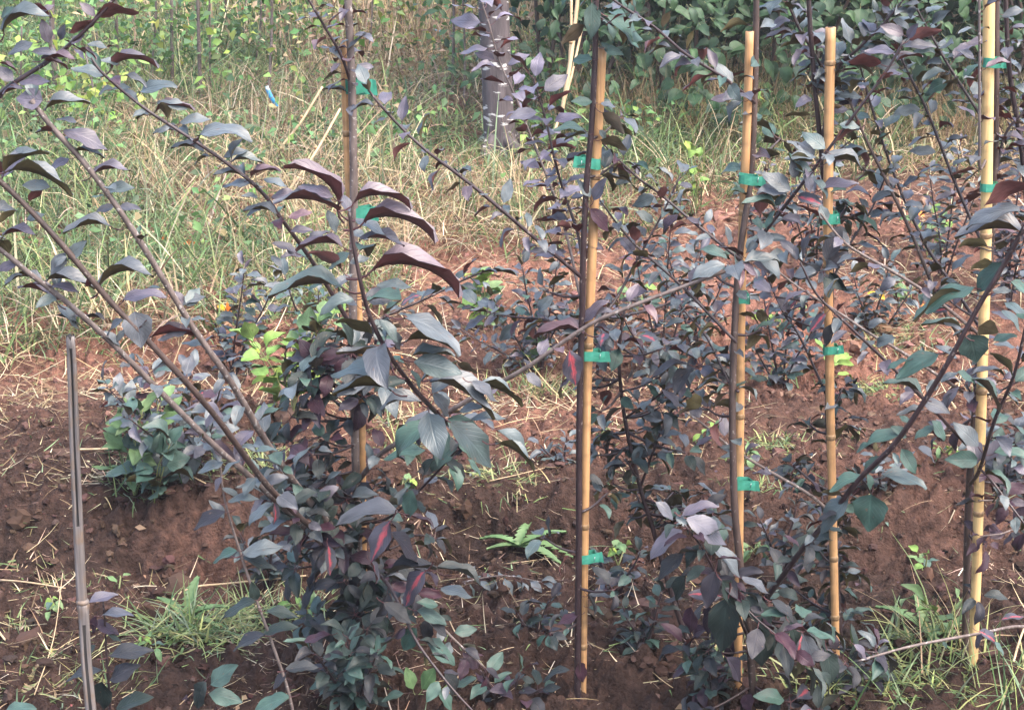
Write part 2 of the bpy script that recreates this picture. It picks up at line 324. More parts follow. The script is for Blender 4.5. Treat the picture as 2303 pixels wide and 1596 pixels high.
def merge(parts):
    V = []; F = []; C = []; o = 0
    for v, f, c in parts: V.append(v); F.append(f + o); C.append(c); o += len(v)
    return np.concatenate(V), np.concatenate(F), np.concatenate(C)

# where the tilled soil ends and the rough grass begins
bpx = [(-500, 850), (0, 850), (200, 830), (420, 760), (700, 730), (880, 720), (925, 600), (1040, 575), (1250, 565), (1450, 540), (1620, 455), (1850, 415), (2100, 400), (2400, 390), (2900, 380)]
bw = [G(a, b) for a, b in bpx]; BXs = np.array([p.x for p in bw]); BYs = np.array([p.y for p in bw]); o_ = np.argsort(BXs)
BXs, BYs = BXs[o_], BYs[o_]
def edgeY(x): return np.interp(x, BXs, BYs)
DRYC = [(.42, .33, .20), (.34, .26, .15), (.50, .42, .29), (.22, .155, .09)]
GRNC = [(.14, .20, .075), (.085, .145, .058), (.21, .26, .10), (.17, .23, .13)]

def grass_field():
    n = 98000
    # density falls off with distance: sample depth so that nearer strips get more
    y = 4.6 + (rng.random(n) ** 1.35) * 10.5; x = rng.uniform(-1, 1, n) * (0.9 + y * .27) + .0
    e = edgeY(x) + .25 * (vnoise(x * 2.5, y * 2.5, 21) - .5)
    keep = (y > e) & ~((x > 2.2) & (y > 12)); x, y = x[keep], y[keep]; n = len(x); e = e[keep]
    g = vnoise(x * 1.3 + 4, y * 1.1, 22) * .6 + vnoise(x * 4 + 4, y * 4, 23) * .4
    right = sstep(-1.0, .5, x + .1 * (y - 8)); left = 1 - sstep(-1.7, -.5, x)
    pg = np.clip((g - .46) * 2.8 + .62 + .26 * left - .46 * right, .08, .95)
    isg = rng.random(n) < pg
    dry_boost = (y - e < .5)
    isg &= ~(dry_boost & (rng.random(n) < .35))
    tint = np.where(isg[:, None], pick(GRNC, [3, 3, 2, 2], n, .25), pick(DRYC, [4, 3, 3, 2], n, .25))
    az = rng.uniform(0, 2 * np.pi, n) + 0; ln = np.where(isg, rng.uniform(.10, .34, n), rng.uniform(.10, .34, n)) * np.where(y - e < .3, .7, 1)
    tilt = np.where(isg, np.abs(rng.normal(.35, .35, n)), np.abs(rng.normal(.75, .5, n))); bend = np.where(isg, rng.uniform(.3, 1.7, n), rng.uniform(.2, 1.9, n))
    z = h_base(x, y) + np.where(isg, 0, rng.uniform(0, .09, n)) 
    wd = rng.uniform(.0024, .0058, n) * np.where(isg, 1.2, .85); broad = rng.random(n) < .05; wd = np.where(broad, wd * 2.0, wd); ln = np.where(broad, ln * 1.25, ln)
    tint = tint * np.where(rng.random((n, 1)) < .22, .55, 1.02)
    ln = np.where((np.abs(x + .03) < .38) & (np.abs(y - 7.5) < .75), ln * .5, ln)
    V, F, C = blades(np.stack([x, y, z], -1), az, tilt, bend, ln, wd, tint)
    tag(link('grass', mesh_np('grass', V, F, M_GRASS, C)), 'rough tangled green and straw coloured grass behind the rows', 'grass', kind='stuff')
grass_field()

def litter():
    # straw, rootlets and cut stalks lying on the tilled soil
    parts = []
    for n, y0, y1, cols, l0, l1, wd in ((3600, 2.75, 5.6, DRYC, .02, .12, .0018), (12000, 4.3, 8.2, DRYC, .03, .20, .0024), (5200, 2.75, 4.8, [(.22, .15, .11), (.33, .25, .18), (.15, .10, .08)], .010, .045, .0016), (1500, 2.8, 5.5, GRNC, .015, .07, .0024)):
        y = rng.uniform(y0, y1, n); x = rng.uniform(-1, 1, n) * (.15 + y * .29)
        m = vnoise(x * 2.6 + 7, y * 2.6 + 2, 31) + .5 * (1 - sstep(.0, 1.3, edgeY(x) - y)); k = (m + .25 * rng.random(n) > .62); x, y = x[k], y[k]; n2 = len(x)
        z = h_full(x, y) + .004
        parts.append(blades(np.stack([x, y, z], -1), rng.uniform(0, 6.283, n2), rng.uniform(1.15, 1.6, n2), rng.uniform(-.5, .5, n2), rng.uniform(l0, l1, n2) * rng.uniform(.5, 1, n2), np.full(n2, wd) * rng.uniform(.7, 1.5, n2), pick(cols, [1] * len(cols), n2, .25), 4))
    V, F, C = merge(parts)
    tag(link('straw_litter', mesh_np('straw_litter', V, F, M_DRY, C)), 'pale straw, rootlets and cut stalks strewn over the tilled soil', 'straw', kind='stuff')
litter()
def dead_leaf_litter():
    n = 900; y = rng.uniform(2.75, 6.2, n); x = rng.uniform(-1, 1, n) * (.15 + y * .29); k = vnoise(x * 2 + 5, y * 2, 61) > .4; x, y = x[k], y[k]; n = len(x)
    V, F, C = leafcloud(np.stack([x, y, h_full(x, y) + .006], -1), rng.uniform(.010, .026, n), pick([(.12, .075, .05), (.17, .11, .07), (.08, .045, .04), (.24, .17, .10), (.06, .04, .05)], [3, 3, 3, 1, 2], n, .25), .5, .3)
    tag(link('dead_leaf_litter', mesh_np('dead_leaf_litter', V, F, M_DRY, C)), 'small curled brown leaves scattered over the tilled soil', 'leaves', kind='stuff')
dead_leaf_litter()

def clods():
    import bmesh
    bm = bmesh.new(); bmesh.ops.create_icosphere(bm, subdivisions=2, radius=1); bm.verts.ensure_lookup_table()
    IV = np.array([v.co[:] for v in bm.verts]); IF = np.array([[v.index for v in f.verts] for f in bm.faces]); bm.free()
    n = 11000; y = 2.7 + rng.random(n) ** 1.3 * 4.0; x = rng.uniform(-1, 1, n) * (.15 + y * .29); k = (y < edgeY(x)) & (vnoise(x * 2 + 3, y * 2, 41) > .33); x, y = x[k], y[k]; n = len(x)
    s = .0028 + .010 * rng.random(n) ** 3; s[rng.random(n) < .05] *= 2.3
    V = []; F = []; C = []
    for i in range(n):
        a = rng.uniform(0, 6.28); sc = s[i] * rng.uniform(.6, 1.35, 3) * np.array([1, 1, .75]); ph = rng.uniform(0, 9, 3)
        d = 1 + .28 * np.sin(IV @ rng.normal(0, 2.6, 3) + ph[0]) + .22 * np.sin(IV @ rng.normal(0, 5, 3) + ph[1]) + .12 * rng.standard_normal(len(IV))
        v = IV * d[:, None] * sc; ca, sa = math.cos(a), math.sin(a); v = np.stack([v[:, 0] * ca - v[:, 1] * sa, v[:, 0] * sa + v[:, 1] * ca, v[:, 2]], -1)
        v += np.array([x[i], y[i], 0]); v[:, 2] += h_full(x[i:i+1], y[i:i+1])[0] + sc[2] * .25
        V.append(v); F.append(IF + i * len(IV)); dry = float(sstep(3.9, 5.2, y[i])); c = np.array([.058, .035, .028]) * (1 - dry) + np.array([.19, .105, .078]) * dry  # farther clods brightened like the soil, countering foliage shade
        C.append(np.repeat(jit(c, 1, .25), len(IV), 0))
    tag(link('soil_clods', mesh_np('soil_clods', np.concatenate(V), np.concatenate(F), M_CLOD, np.concatenate(C), False)), 'crumbly red brown clods of earth lying on the soil', 'soil', kind='stuff')
clods()

# ------------------------------------------------------------------ tubes
def resample(pts, k=5):
    pts = [Vector(p) for p in pts]
    if len(pts) < 3: return [pts[0].lerp(pts[-1], i / k) for i in range(k + 1)]
    q = [pts[0] * 2 - pts[1]] + pts + [pts[-1] * 2 - pts[-2]]; out = []
    for i in range(1, len(q) - 2):
        a, b, c, d = q[i - 1:i + 3]
        for j in range(k):
            t = j / k; out.append(.5 * ((2 * b) + (c - a) * t + (2 * a - 5 * b + 4 * c - d) * t * t + (3 * b - a - 3 * c + d) * t ** 3))
    out.append(pts[-1]); return out
def tube(path, r0, r1, org, sides=7, knots=0.0, rad=None):
    V = []; F = []; n = len(path); up = Vector((.3, 1, .2)).normalized()
    for i, p in enumerate(path):
        tg = (path[min(n - 1, i + 1)] - path[max(0, i - 1)]).normalized(); a = (up - tg * up.dot(tg)).normalized(); b = tg.cross(a)
        r = rad[i] if rad else r0 + (r1 - r0) * i / (n - 1)
        r *= 1 + knots * (random.random() - .3)
        for k in range(sides):
            an = 6.2832 * k / sides; V.append(p - org + (a * math.cos(an) + b * math.sin(an)) * r)
    for i in range(n - 1):
        for k in range(sides): F.append((i * sides + k, i * sides + (k + 1) % sides, (i + 1) * sides + (k + 1) % sides, (i + 1) * sides + k))
    F.append(tuple(range(sides))[::-1]); F.append(tuple((n - 1) * sides + k for k in range(sides)))
    return V, F
def tube_obj(name, parent, path, r0, r1, mat, sides=7, knots=.12, rad=None, origin=None):
    org = Vector(origin) if origin is not None else path[0].copy(); V, F = tube(path, r0, r1, org, sides, knots, rad)
    return link(name, mesh_py(name, V, F, mat), parent, origin=org)

# ------------------------------------------------------------------ leaves: real two-faced blades with a stalk, mesh data shared
PET = .28
def make_leaf(setname, arch, fold, wr, wave, kind='apple', pet=PET):
    top, und = LS[setname]; rows = 8; V = []; UVs = []; F = []; mi = []; us = (-1, -.55, 0, .55, 1); ph = random.random() * 6
    for layer in (0, 1):
        off = len(V)
        for i in range(rows):
            t = i / (rows - 1)
            if kind == 'apple': wd = math.sin(math.pi * min(1, t ** .82 * .985 + .012)) ** .85
            elif kind == 'heart': wd = (math.sin(math.pi * (t ** .62) * .99 + .01)) ** .8
            else: wd = math.sin(math.pi * t ** .9) ** .7
            if t > .8: wd *= .86
            wd = wd * wr * .5 + .006
            if 0 < i < rows - 1: wd *= 1 + .05 * (-1) ** i
            A = arch; y = math.sin(A * t) / A if A > .01 else t; z = -(1 - math.cos(A * t)) / A if A > .01 else 0
            ny_, nz_ = math.sin(A * t), math.cos(A * t)
            for u in us:
                zz = fold * abs(u) * wd + wave * math.sin(t * 10 + ph + (1.3 if u > 0 else 0)) * u * u * .5
                zz -= .007 * layer
                V.append((u * wd * (1 - .18 * fold), pet + y + ny_ * zz, z + nz_ * zz)); UVs.append(((u + 1) / 2, t))
        for i in range(rows - 1):
            for k in range(4):
                a = off + i * 5 + k; q = (a, a + 1, a + 6, a + 5); F.append(q if layer == 0 else (a, a + 5, a + 6, a + 1)); mi.append(layer)
    off = len(V)                                            # stalk
    for i in range(4):
        t = i / 3; y = t * (pet + .02); z = .05 * math.sin(math.pi * t) * -1 - .004
        for k in range(3):
            an = 2.094 * k; r = .014 * (1.4 - .5 * t); V.append((r * math.cos(an), y, z + r * math.sin(an))); UVs.append((.5, .5))
    for i in range(3):
        for k in range(3): F.append((off + i * 3 + k, off + i * 3 + (k + 1) % 3, off + i * 3 + 3 + (k + 1) % 3, off + i * 3 + 3 + k)); mi.append(2)
    return mesh_py('leaf', V, F, [top, und, M_PETG if setname in ('lime', 'weed', 'hedge') else M_PET], True, mi, UVs)
ARCH = (.12, .5, .95, 1.45)
LIB = {}
def leaf_lib(s, kind='apple'):
    if (s, kind) not in LIB:
        wr = {'apple': .50, 'heart': .80, 'lance': .34}[kind]; d = {}
        for ai, a in enumerate(ARCH):
            d[ai] = [make_leaf(s, a, f, wr * q, wv, kind) for f, q, wv in ((.28, 1, .07), (.60, .95, .10), (.10, 1.08, .09))]
        LIB[(s, kind)] = d
    return LIB[(s, kind)]
NLEAF = [0]
def put_leaf(parent, base, d, up, L, s, arch=None, kind='apple', roll=0.0, from_blade=False, wide=1.0, var=None):
    d = d.normalized(); z = up - d * up.dot(d)
    if z.length < 1e-4: z = Vector((0, 0, 1)).cross(d)
    z.normalize(); x = d.cross(z); M3 = Matrix((x, d, z)).transposed()
    if roll: M3 = M3 @ Matrix.Rotation(roll, 3, 'Y')
    if from_blade: base = base - (M3 @ Vector((0, PET * L, 0)))
    ai = arch if arch is not None else random.choices((0, 1, 2, 3), (2, 4, 4, 2))[0]
    me = random.choice(leaf_lib(s, kind)[ai]) if var is None else leaf_lib(s, kind)[ai][var]
    M = Matrix.Translation(base) @ M3.to_4x4() @ Matrix.Diagonal((L * wide, L, L, 1))
    NLEAF[0] += 1
    return link('leaf', me, parent, M)
def choose(sets):
    return random.choices(list(sets.keys()), list(sets.values()))[0]
DENS, SIZE = 1.7, .85
def leafy(branch, path, t0, t1, n, L, sets, droop=.12, fw=.55, flat=.65, kind='apple'):
    """alternate leaves spiralling along a shoot"""
    cum = [0]
    for a, b in zip(path, path[1:]): cum.append(cum[-1] + (b - a).length)
    ph = random.random() * 6.28; n = int(n * DENS + .5)
    for i in range(n):
        L_i = L * SIZE * (random.uniform(.5, .85) if random.random() < .3 else random.uniform(.8, 1.15))
        s = (t0 + (t1 - t0) * (i + random.uniform(-.75, .75)) / max(1, n - 1)) * cum[-1]; s = min(max(s, 0), cum[-1] * .999)
        k = max(j for j in range(len(cum)) if cum[j] <= s); k = min(k, len(path) - 2); f = (s - cum[k]) / max(1e-6, cum[k + 1] - cum[k]); p = path[k].lerp(path[k + 1], f)
        tg = (path[k + 1] - path[k]).normalized(); a = tg.orthogonal().normalized(); b = tg.cross(a); ph += 2.4 + random.uniform(-.5, .5)
        o = a * math.cos(ph) + b * math.sin(ph); o.z *= flat
        d = tg * fw * random.uniform(.6, 1.3) + o * .9 + Vector((0, 0, -droop + random.uniform(-.15, .2)))
        if i > n - 3 and t1 > .95: d = tg + o * .5
        up = Vector((random.gauss(0, .3), random.gauss(-.08, .3), 1)) + tg * .25
        put_leaf(branch, p, d, up, L_i, choose(sets), roll=random.gauss(0, .3), kind=kind)
def rosette(parent, p, n, L, sets, axis_=Vector((0, 0, 1)), el=.35):
    a = axis_.orthogonal().normalized(); b = axis_.cross(a); ph = random.random() * 6
    for i in range(n):
        ph += 2.4; o = a * math.cos(ph) + b * math.sin(ph); d = o + axis_ * (el + random.uniform(-.5, .45)); up = axis_ + Vector((random.gauss(0, .25), random.gauss(0, .25), .3))
        put_leaf(parent, p, d, up, L * random.uniform(.6, 1.15), choose(sets), arch=random.choice((1, 2, 2, 3)), roll=random.gauss(0, .2))
def sight_leaf(parent, Y, i, j, bx, by, tx, ty, face, s, arch=1, kind='apple', dy=None, wide=1.0):
    """one particular leaf: blade foot and tip seen in sub-view (i,j), at distance Y, its face turned by 'face'"""
    dy = random.uniform(-.014, .014) if dy is None else dy
    if -.46 < face < 0: face = .30 if s == 'red' else .14; wide *= .85
    a = P(*T(i, j, bx, by), Y); b = P(*T(i, j, tx, ty), Y + dy); d = b - a; L = d.length / (1, .97, .88, .74)[arch] * 1.0
    wide *= (1.05, 1.0, .92, .80)[arch]
    v = (EYE - a).normalized(); ax = d.normalized(); n0 = (v - ax * v.dot(ax)).normalized(); e = ax.cross(n0); sn = math.sqrt(max(0, 1 - face * face))
    if (n0 * face + e * sn).z < (n0 * face - e * sn).z: sn = -sn
    nrm = n0 * face + e * sn
    if arch >= 2:                       # the chord is tilted down from the leaf's first direction
        rot = Matrix.Rotation((0, .25, .47, .7)[arch], 3, ax.cross(nrm)); ax = rot @ ax; nrm = rot @ nrm
    return put_leaf(parent, a, ax, nrm, L, s, arch, kind, from_blade=True, wide=wide, var=1 if abs(face) < .46 else random.choice((0, 2)))

# ------------------------------------------------------------------ saplings
def trunk(tree, pts, Y, r0, r1, mat, name='trunk', dys=None):
    """pts from the ground upwards, sighted at distance Y"""
    W = [P(x, y, Y + (dys[k] if dys else 0)) for k, (x, y) in enumerate(pts)]
    path = resample(W, 5); return tube_obj(name, tree, path, r0, r1, mat, 8, .08), path
def branch(tree, pts, r0, r1, mat, name='branch'):
    """pts (x, y, distance) from the trunk outwards"""
    path = resample([P(*p) for p in pts], 5); return tube_obj(name, tree, path, r0, r1, mat, 7, .14), path
def base_of(px, Y): 
    x = P(px, 1400, Y).x; return Vector((x, Y, hz(x, Y)))
def ground_px(Y): return CY + FOC * math.tan(math.atan(CAM_H / Y) - PITCH)
def spurs(tree, path, mat, specs):
    """short leafy spurs: (t along path, dx, dz, n, L, sets)"""
    for t, dx, dy, dz, n, L, sets in specs:
        p = path[int(t * (len(path) - 1))]; q = p + Vector((dx, dy, dz)); mid = p.lerp(q, .5) + Vector((0, 0, -.006)); pa = resample([p, mid, q], 3)
        b = tube_obj('spur', tree, pa, .0026, .0016, mat, 5, .2)
        if n > 4: leafy(b, pa, .3, .95, n - 4, L, sets); n = 4
        rosette(b, q, n, L, sets, (q - p).normalized() * .6 + Vector((0, 0, .5)))

SLATE = {'grey': 6, 'purple': 1.6, 'green': 1, 'patch': .15, 'wine': .3}
PURP = {'purple': 4, 'grey': 4, 'red': .5}
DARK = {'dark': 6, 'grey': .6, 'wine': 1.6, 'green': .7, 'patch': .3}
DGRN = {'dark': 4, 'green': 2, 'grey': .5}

# ================================================================== stakes and ties
def stake(name, pts, Y, r0, r1, mat, nodes, label, lean=0.0, cat='stake', group='bamboo stakes holding the young trees'):
    """bamboo cane from top to ground; pts sighted at distance Y, lowest one continued into the soil"""
    W = [P(x, y, Y + lean * k / max(1, len(pts) - 1)) for k, (x, y) in enumerate(pts)]
    d = (W[-1] - W[-2]).normalized(); g = W[-1].copy()
    for _ in range(400):
        if g.z < hz(g.x, g.y) - .06: break
        g = g + d * .004
    W.append(g); path = resample(W, 8)
    foot = g.copy(); foot.z = hz(g.x, g.y)
    root = empty(name, foot, label, cat, group)
    n = len(path); rad = [r1 + (r0 - r1) * i / (n - 1) for i in range(n)]
    cane = tube_obj('cane', root, path, 0, 0, mat, 14, .02, rad)
    cum = [0]
    for a, b in zip(path, path[1:]): cum.append(cum[-1] + (b - a).length)
    for s in nodes:
        k = max(j for j in range(n) if cum[j] <= s); k = min(k, n - 2); p = path[k].lerp(path[k + 1], (s - cum[k]) / (cum[k + 1] - cum[k])); tg = (path[k + 1] - path[k]).normalized(); r = rad[k]
        pa = [p + tg * e for e in (-.006, -.003, -.0012, 0, .0012, .003, .006)]
        tube_obj('node', root, pa, 0, 0, M_NODE, 14, .02, [r * .98, r * 1.06, r * 1.16, r * 1.08, r * 1.14, r * 1.05, r * .98])
    # dark disc standing for the shaded hollow of the cane end
    tg = (path[1] - path[0]).normalized(); tube_obj('hollow_end', root, [path[0] - tg * .0006, path[0] + tg * .0004], 0, 0, M_OLDIN, 12, 0, [r1 * .55, r1 * .55])
    return root, path
def tie(x, y, Y, label, wide=.034, tail=.016, h=.025, tilt=0.0, side=1, ry=.0095):
    """flat green plastic tape looped round stem and cane, its stapled ends sticking out"""
    c = P(x, y, Y); root = empty('green_tie', c, label, 'plant tie', 'green tape ties on the stakes')
    a = wide / 2; V = []; F = []
    loop = [(a + tail, -ry - .002), (a + tail * .5, -ry - .0004), (a, -ry - .001), (a * .3, -ry - .0006), (-a * .5, -ry - .0008), (-a * .9, -ry * .8), (-a, -ry * .3), (-a, ry * .4), (-a * .85, ry * .95), (0, ry), (a * .8, ry * .95), (a, ry * .5), (a * 1.02, -ry * .3), (a + tail * .3, -ry + .0012), (a + tail * .9, -ry + .004)]
    m = len(loop)
    for k, (lx, ly) in enumerate(loop):
        nb = loop[min(m - 1, k + 1)]; pb = loop[max(0, k - 1)]; tx_, ty_ = nb[0] - pb[0], nb[1] - pb[1]; tl = math.hypot(tx_, ty_); ox, oy = -ty_ / tl * .0006, tx_ / tl * .0006
        end = max(0, (lx - a) / max(tail, .001)); wv = .0008 * math.sin(k * 1.9 + x)
        for e in (0, 1):
            for zz in (-.5, 0, .5):
                V.append((side * (lx + e * ox + end * .0015 * math.sin(zz * 9 + k)), ly + e * oy + .0012 * zz * math.sin(k * 2.3 + y), zz * h * (1 + .06 * end) + wv + side * lx * tilt - (.002 * end if k > 8 else 0)))
    for k in range(m - 1):
        p, q = k * 6, (k + 1) * 6
        for e in (0, 3):
            for z in (0, 1):
                f = (p + e + z, q + e + z, q + e + z + 1, p + e + z + 1); F.append(f if e == 0 else f[::-1])
        F.append((p, p + 3, q + 3, q)); F.append((p + 2, q + 2, q + 5, p + 5))
    link('band', mesh_py('band', V, F, M_TIE, False), root, origin=c)
    sc = c + Vector((side * a * .95, -ry - .0022, .001)); tube_obj('staple', root, [sc + Vector((0, 0, -.004)), sc, sc + Vector((.0006, 0, .004))], .0005, .0005, M_STAPLE, 5, 0)
    return root

stake('bamboo_stake', [(773, 88), (784, 400), (809, 760), (816, 1200), (818, 1400)], 3.215, .0075, .0065, M_BAM, (.16, .52, .86), 'bamboo stake behind the grey stem of the leftmost staked tree')
stake('bamboo_stake', [(1353, 108), (1340, 380), (1329, 640), (1320, 900), (1314, 1250), (1311, 1480)], 3.065, .0066, .0084, M_BAM, (.21, .50, .83, 1.06), 'bamboo stake in front of a dark stem, standing alone between trees')
stake('bamboo_stake', [(1686, 71), (1679, 300), (1669, 560), (1664, 900), (1661, 1250)], 3.10, .0085, .0068, M_BAM, (.30, .66, .95), 'bamboo stake with cut top under the dark green hedge, tied three times')
stake('bamboo_stake', [(1868, 62), (1864, 300), (1862, 560), (1865, 780), (1869, 1000), (1876, 1300)], 3.25, .0072, .0088, M_BAM, (.06, .42, .74, .98, 1.1), 'orange tan bamboo stake second from the right, crossed by a purple shoot')
stake('bamboo_stake', [(2225, -60), (2221, 260), (2216, 600), (2207, 900), (2199, 1200), (2191, 1420)], 3.15, .0086, .0100, M_BAMY, (.145, .44, .72, .95), 'thick pale yellow bamboo stake at the right, running out of the top')
TG = 'green tape tie '
tie(803, 194, 3.215, TG + 'highest on the leftmost staked stem', .040, .014)
tie(812, 481, 3.205, TG + 'half hidden behind red leaves on the leftmost staked stem', .036, .012, tilt=.1)
tie(806, 842, 3.215, TG + 'lowest on the leftmost staked stem', .034, .014, tilt=-.05)
tie(1328, 365, 3.06, TG + 'highest on the lone middle stake', .032, .012, .018, -.12, -1)
tie(1327, 798, 3.06, TG + 'just under the crossing branch on the lone middle stake', .034, .016, .017)
tie(1318, 1252, 3.06, TG + 'lowest on the lone middle stake, above bare soil', .030, .014, .017, .18)
tie(1683, 403, 3.075, TG + 'highest on the cut topped stake below the hedge', .030, .012, .015, -.08)
tie(1667, 668, 3.075, TG + 'in the middle of the cut topped stake, below a leaf rosette', .020, .003, .018)
tie(1668, 1087, 3.08, TG + 'lowest on the cut topped stake, beside pale weeds', .030, .014, .017)
tie(1866, 490, 3.245, TG + 'upper one on the second stake from the right', .024, .004, .019, .1)
tie(1867, 785, 3.245, TG + 'lower one on the second stake from the right', .024, .010, .015, .12)
tie(2230, 140, 3.145, TG + 'upper one on the pale yellow stake', .026, .008, .016)
tie(2223, 420, 3.145, TG + 'lower one on the pale yellow stake', .026, .010, .014, .08)
def string(x, y, Y, label, r=.012):
    c = P(x, y, Y); root = empty('string_tie', c, label, 'string')
    for k in range(2):
        pa = [c + Vector((r * math.cos(a), r * math.sin(a), .006 * k + .002 * math.sin(2 * a))) for a in np.linspace(0, 6.283, 16)]
        tube_obj('loop', root, pa, .0012, .0012, M_STRING, 5, 0)
string(2216, 558, 3.15, 'dark string wound round the pale yellow stake above the big leaves')
string(1884, 1443, 3.25, 'thin dark string near the foot of the second stake from the right', .0095)

# the old grey cane at the left: split open along its front
def old_stake():
    pts = [(159, 765), (163, 850), (168, 1000), (176, 1180), (184, 1345), (187, 1360), (194, 1480), (205, 1600), (214, 1700)]
    Y = 2.86; W = [P(x, y, Y) for x, y in pts]; path = resample(W, 5); foot = path[-1].copy(); foot.z = hz(foot.x, foot.y)
    root = empty('weathered_stake', foot, 'weathered grey split cane standing in the soil at the left', 'stake')
    n = len(path); V = []; F = []; S = 18
    for i, p in enumerate(path):
        y = 765 + (1700 - 765) * i / (n - 1); r = .0074 + .0020 * i / (n - 1)
        nd = math.exp(-((y - 1352) / 9) ** 2); r *= 1 + .22 * nd
        if y < 830: r *= .92
        dep = .92 * (sst(770, 850, y) * (1 - sst(1090, 1130, y)) * 1.0 + .55 * sst(1130, 1150, y) * (1 - sst(1330, 1350, y)) * .4 + .5 * sst(1375, 1420, y))
        for k in range(S):
            an = 6.2832 * k / S; d = abs((an - 4.9 + math.pi) % 6.2832 - math.pi); rr = r * (1 - dep * max(0, 1 - d / .62)); rr *= 1 + .05 * (random.random() - .5)
            V.append(p - path[-1] + Vector((math.cos(an), math.sin(an), 0)) * rr + Vector((0, 0, (random.random() * .012 if i == 0 else 0))))
    mi = []
    for i in range(n - 1):
        for k in range(S):
            F.append((i * S + k, (i + 1) * S + k, (i + 1) * S + (k + 1) % S, i * S + (k + 1) % S)); an = 6.2832 * (k + .5) / S; d = abs((an - 4.9 + math.pi) % 6.2832 - math.pi)
            y = 765 + (1700 - 765) * i / (n - 1); mi.append(1 if d < .45 and (775 < y < 1100 or y > 1390) else 0)
    F.append(tuple(range(S))); mi.append(1)
    link('split_cane', mesh_py('split_cane', V, F, [M_OLD, M_OLDIN], True, mi), root, origin=path[-1])
    p = P(186, 1352, Y); tube_obj('node', root, [p + Vector((0, 0, e)) for e in (.004, .0015, -.001, -.005)], 0, 0, M_OLD, 14, .05, [.0086, .0104, .0108, .0088])
def sst(a, b, v):
    t = min(1, max(0, (v - a) / (b - a))); return t * t * (3 - 2 * t)
old_stake()

# ================================================================== the staked purple trees
GRP = 'young purple leaved trees in the front row'
def tree(px, Y, label, name='young_tree', group=GRP): return empty(name, base_of(px, Y), label, 'tree', group)

# ---- leftmost staked tree
t1 = tree(815, 3.2, 'purple leaved young tree tied to the leftmost bamboo stake, long branches reaching left')
tr1, p1 = trunk(t1, [(818, ground_px(3.2) + 25), (808, 1300), (799, 1000), (794, 720), (796, 480), (794, 300), (790, 150), (783, 0), (780, -90)], 3.2, .0084, .0066, M_BARK_G)
b1, q1 = branch(t1, [(800, 1240, 3.19), (690, 1120, 3.08), (600, 995, 2.98), (520, 860, 2.90), (430, 730, 2.86), (300, 520, 2.82), (200, 380, 2.80), (120, 290, 2.79), (70, 225, 2.79)], .0062, .0040, M_BARK_G)
b2, q2 = branch(t1, [(802, 1275, 3.19), (700, 1185, 3.04), (600, 1090, 2.92), (480, 930, 2.80), (350, 785, 2.74), (250, 680, 2.72), (130, 540, 2.70), (50, 455, 2.69), (-30, 380, 2.68), (-70, 340, 2.68)], .0054, .0038, M_BARK_B)
b3, q3 = branch(t1, [(800, 1290, 3.19), (620, 1125, 3.0), (560, 1070, 2.94), (470, 990, 2.88), (350, 870, 2.84), (250, 770, 2.80), (150, 680, 2.78), (60, 610, 2.76), (0, 560, 2.75), (-60, 520, 2.74)], .0054, .0038, M_BARK_G)
b4, q4 = branch(t1, [(800, 750, 3.19), (740, 650, 3.14), (690, 570, 3.10), (634, 494, 3.06), (584, 427, 3.04), (500, 360, 3.02), (400, 293, 3.0), (320, 240, 3.0), (233, 167, 2.98), (205, 130, 2.98)], .0040, .0020, M_BARK_D)
b5, q5 = branch(t1, [(806, 1080, 3.19), (861, 1016, 3.12), (950, 966, 3.05), (1021, 918, 3.0), (1121, 862, 2.97), (1195, 819, 2.95), (1315, 736, 2.93), (1401, 696, 2.92), (1535, 645, 2.92), (1625, 612, 2.92), (1650, 596, 2.92)], .0048, .0026, M_BARK_G)
b6, q6 = branch(t1, [(1024, 962, 3.0), (1000, 945, 2.86), (960, 905, 2.72), (920, 860, 2.67), (865, 780, 2.64), (828, 700, 2.63), (806, 610, 2.62), (792, 530, 2.62), (786, 478, 2.62)], .0042, .0024, M_BARK_D)
b7, q7 = branch(t1, [(801, 760, 3.2), (860, 715, 3.24), (950, 675, 3.27), (1044, 629, 3.3), (1085, 612, 3.3)], .0028, .0014, M_BARK_D)
b8, q8 = branch(t1, [(790, 190, 3.2), (768, 127, 3.18), (730, 60, 3.16), (694, 0, 3.15), (670, -40, 3.15)], .0028, .0016, M_BARK_D)
b9, q9 = branch(t1, [(815, 1260, 3.19), (870, 1310, 3.06), (905, 1375, 3.0), (941, 1448, 2.95), (1015, 1545, 2.90), (1075, 1610, 2.88)], .0036, .0018, M_BARK_D)
b10, q10 = branch(t1, [(815, 1270, 3.2), (900, 1310, 3.14), (985, 1400, 3.08), (1040, 1455, 3.05), (1090, 1500, 3.03)], .0030, .0016, M_BARK_G)
b11, q11 = branch(t1, [(810, 1180, 3.19), (880, 1160, 3.08), (960, 1085, 3.0), (1010, 1030, 2.95), (1030, 1010, 2.93)], .0030, .0016, M_BARK_D)
S = sight_leaf
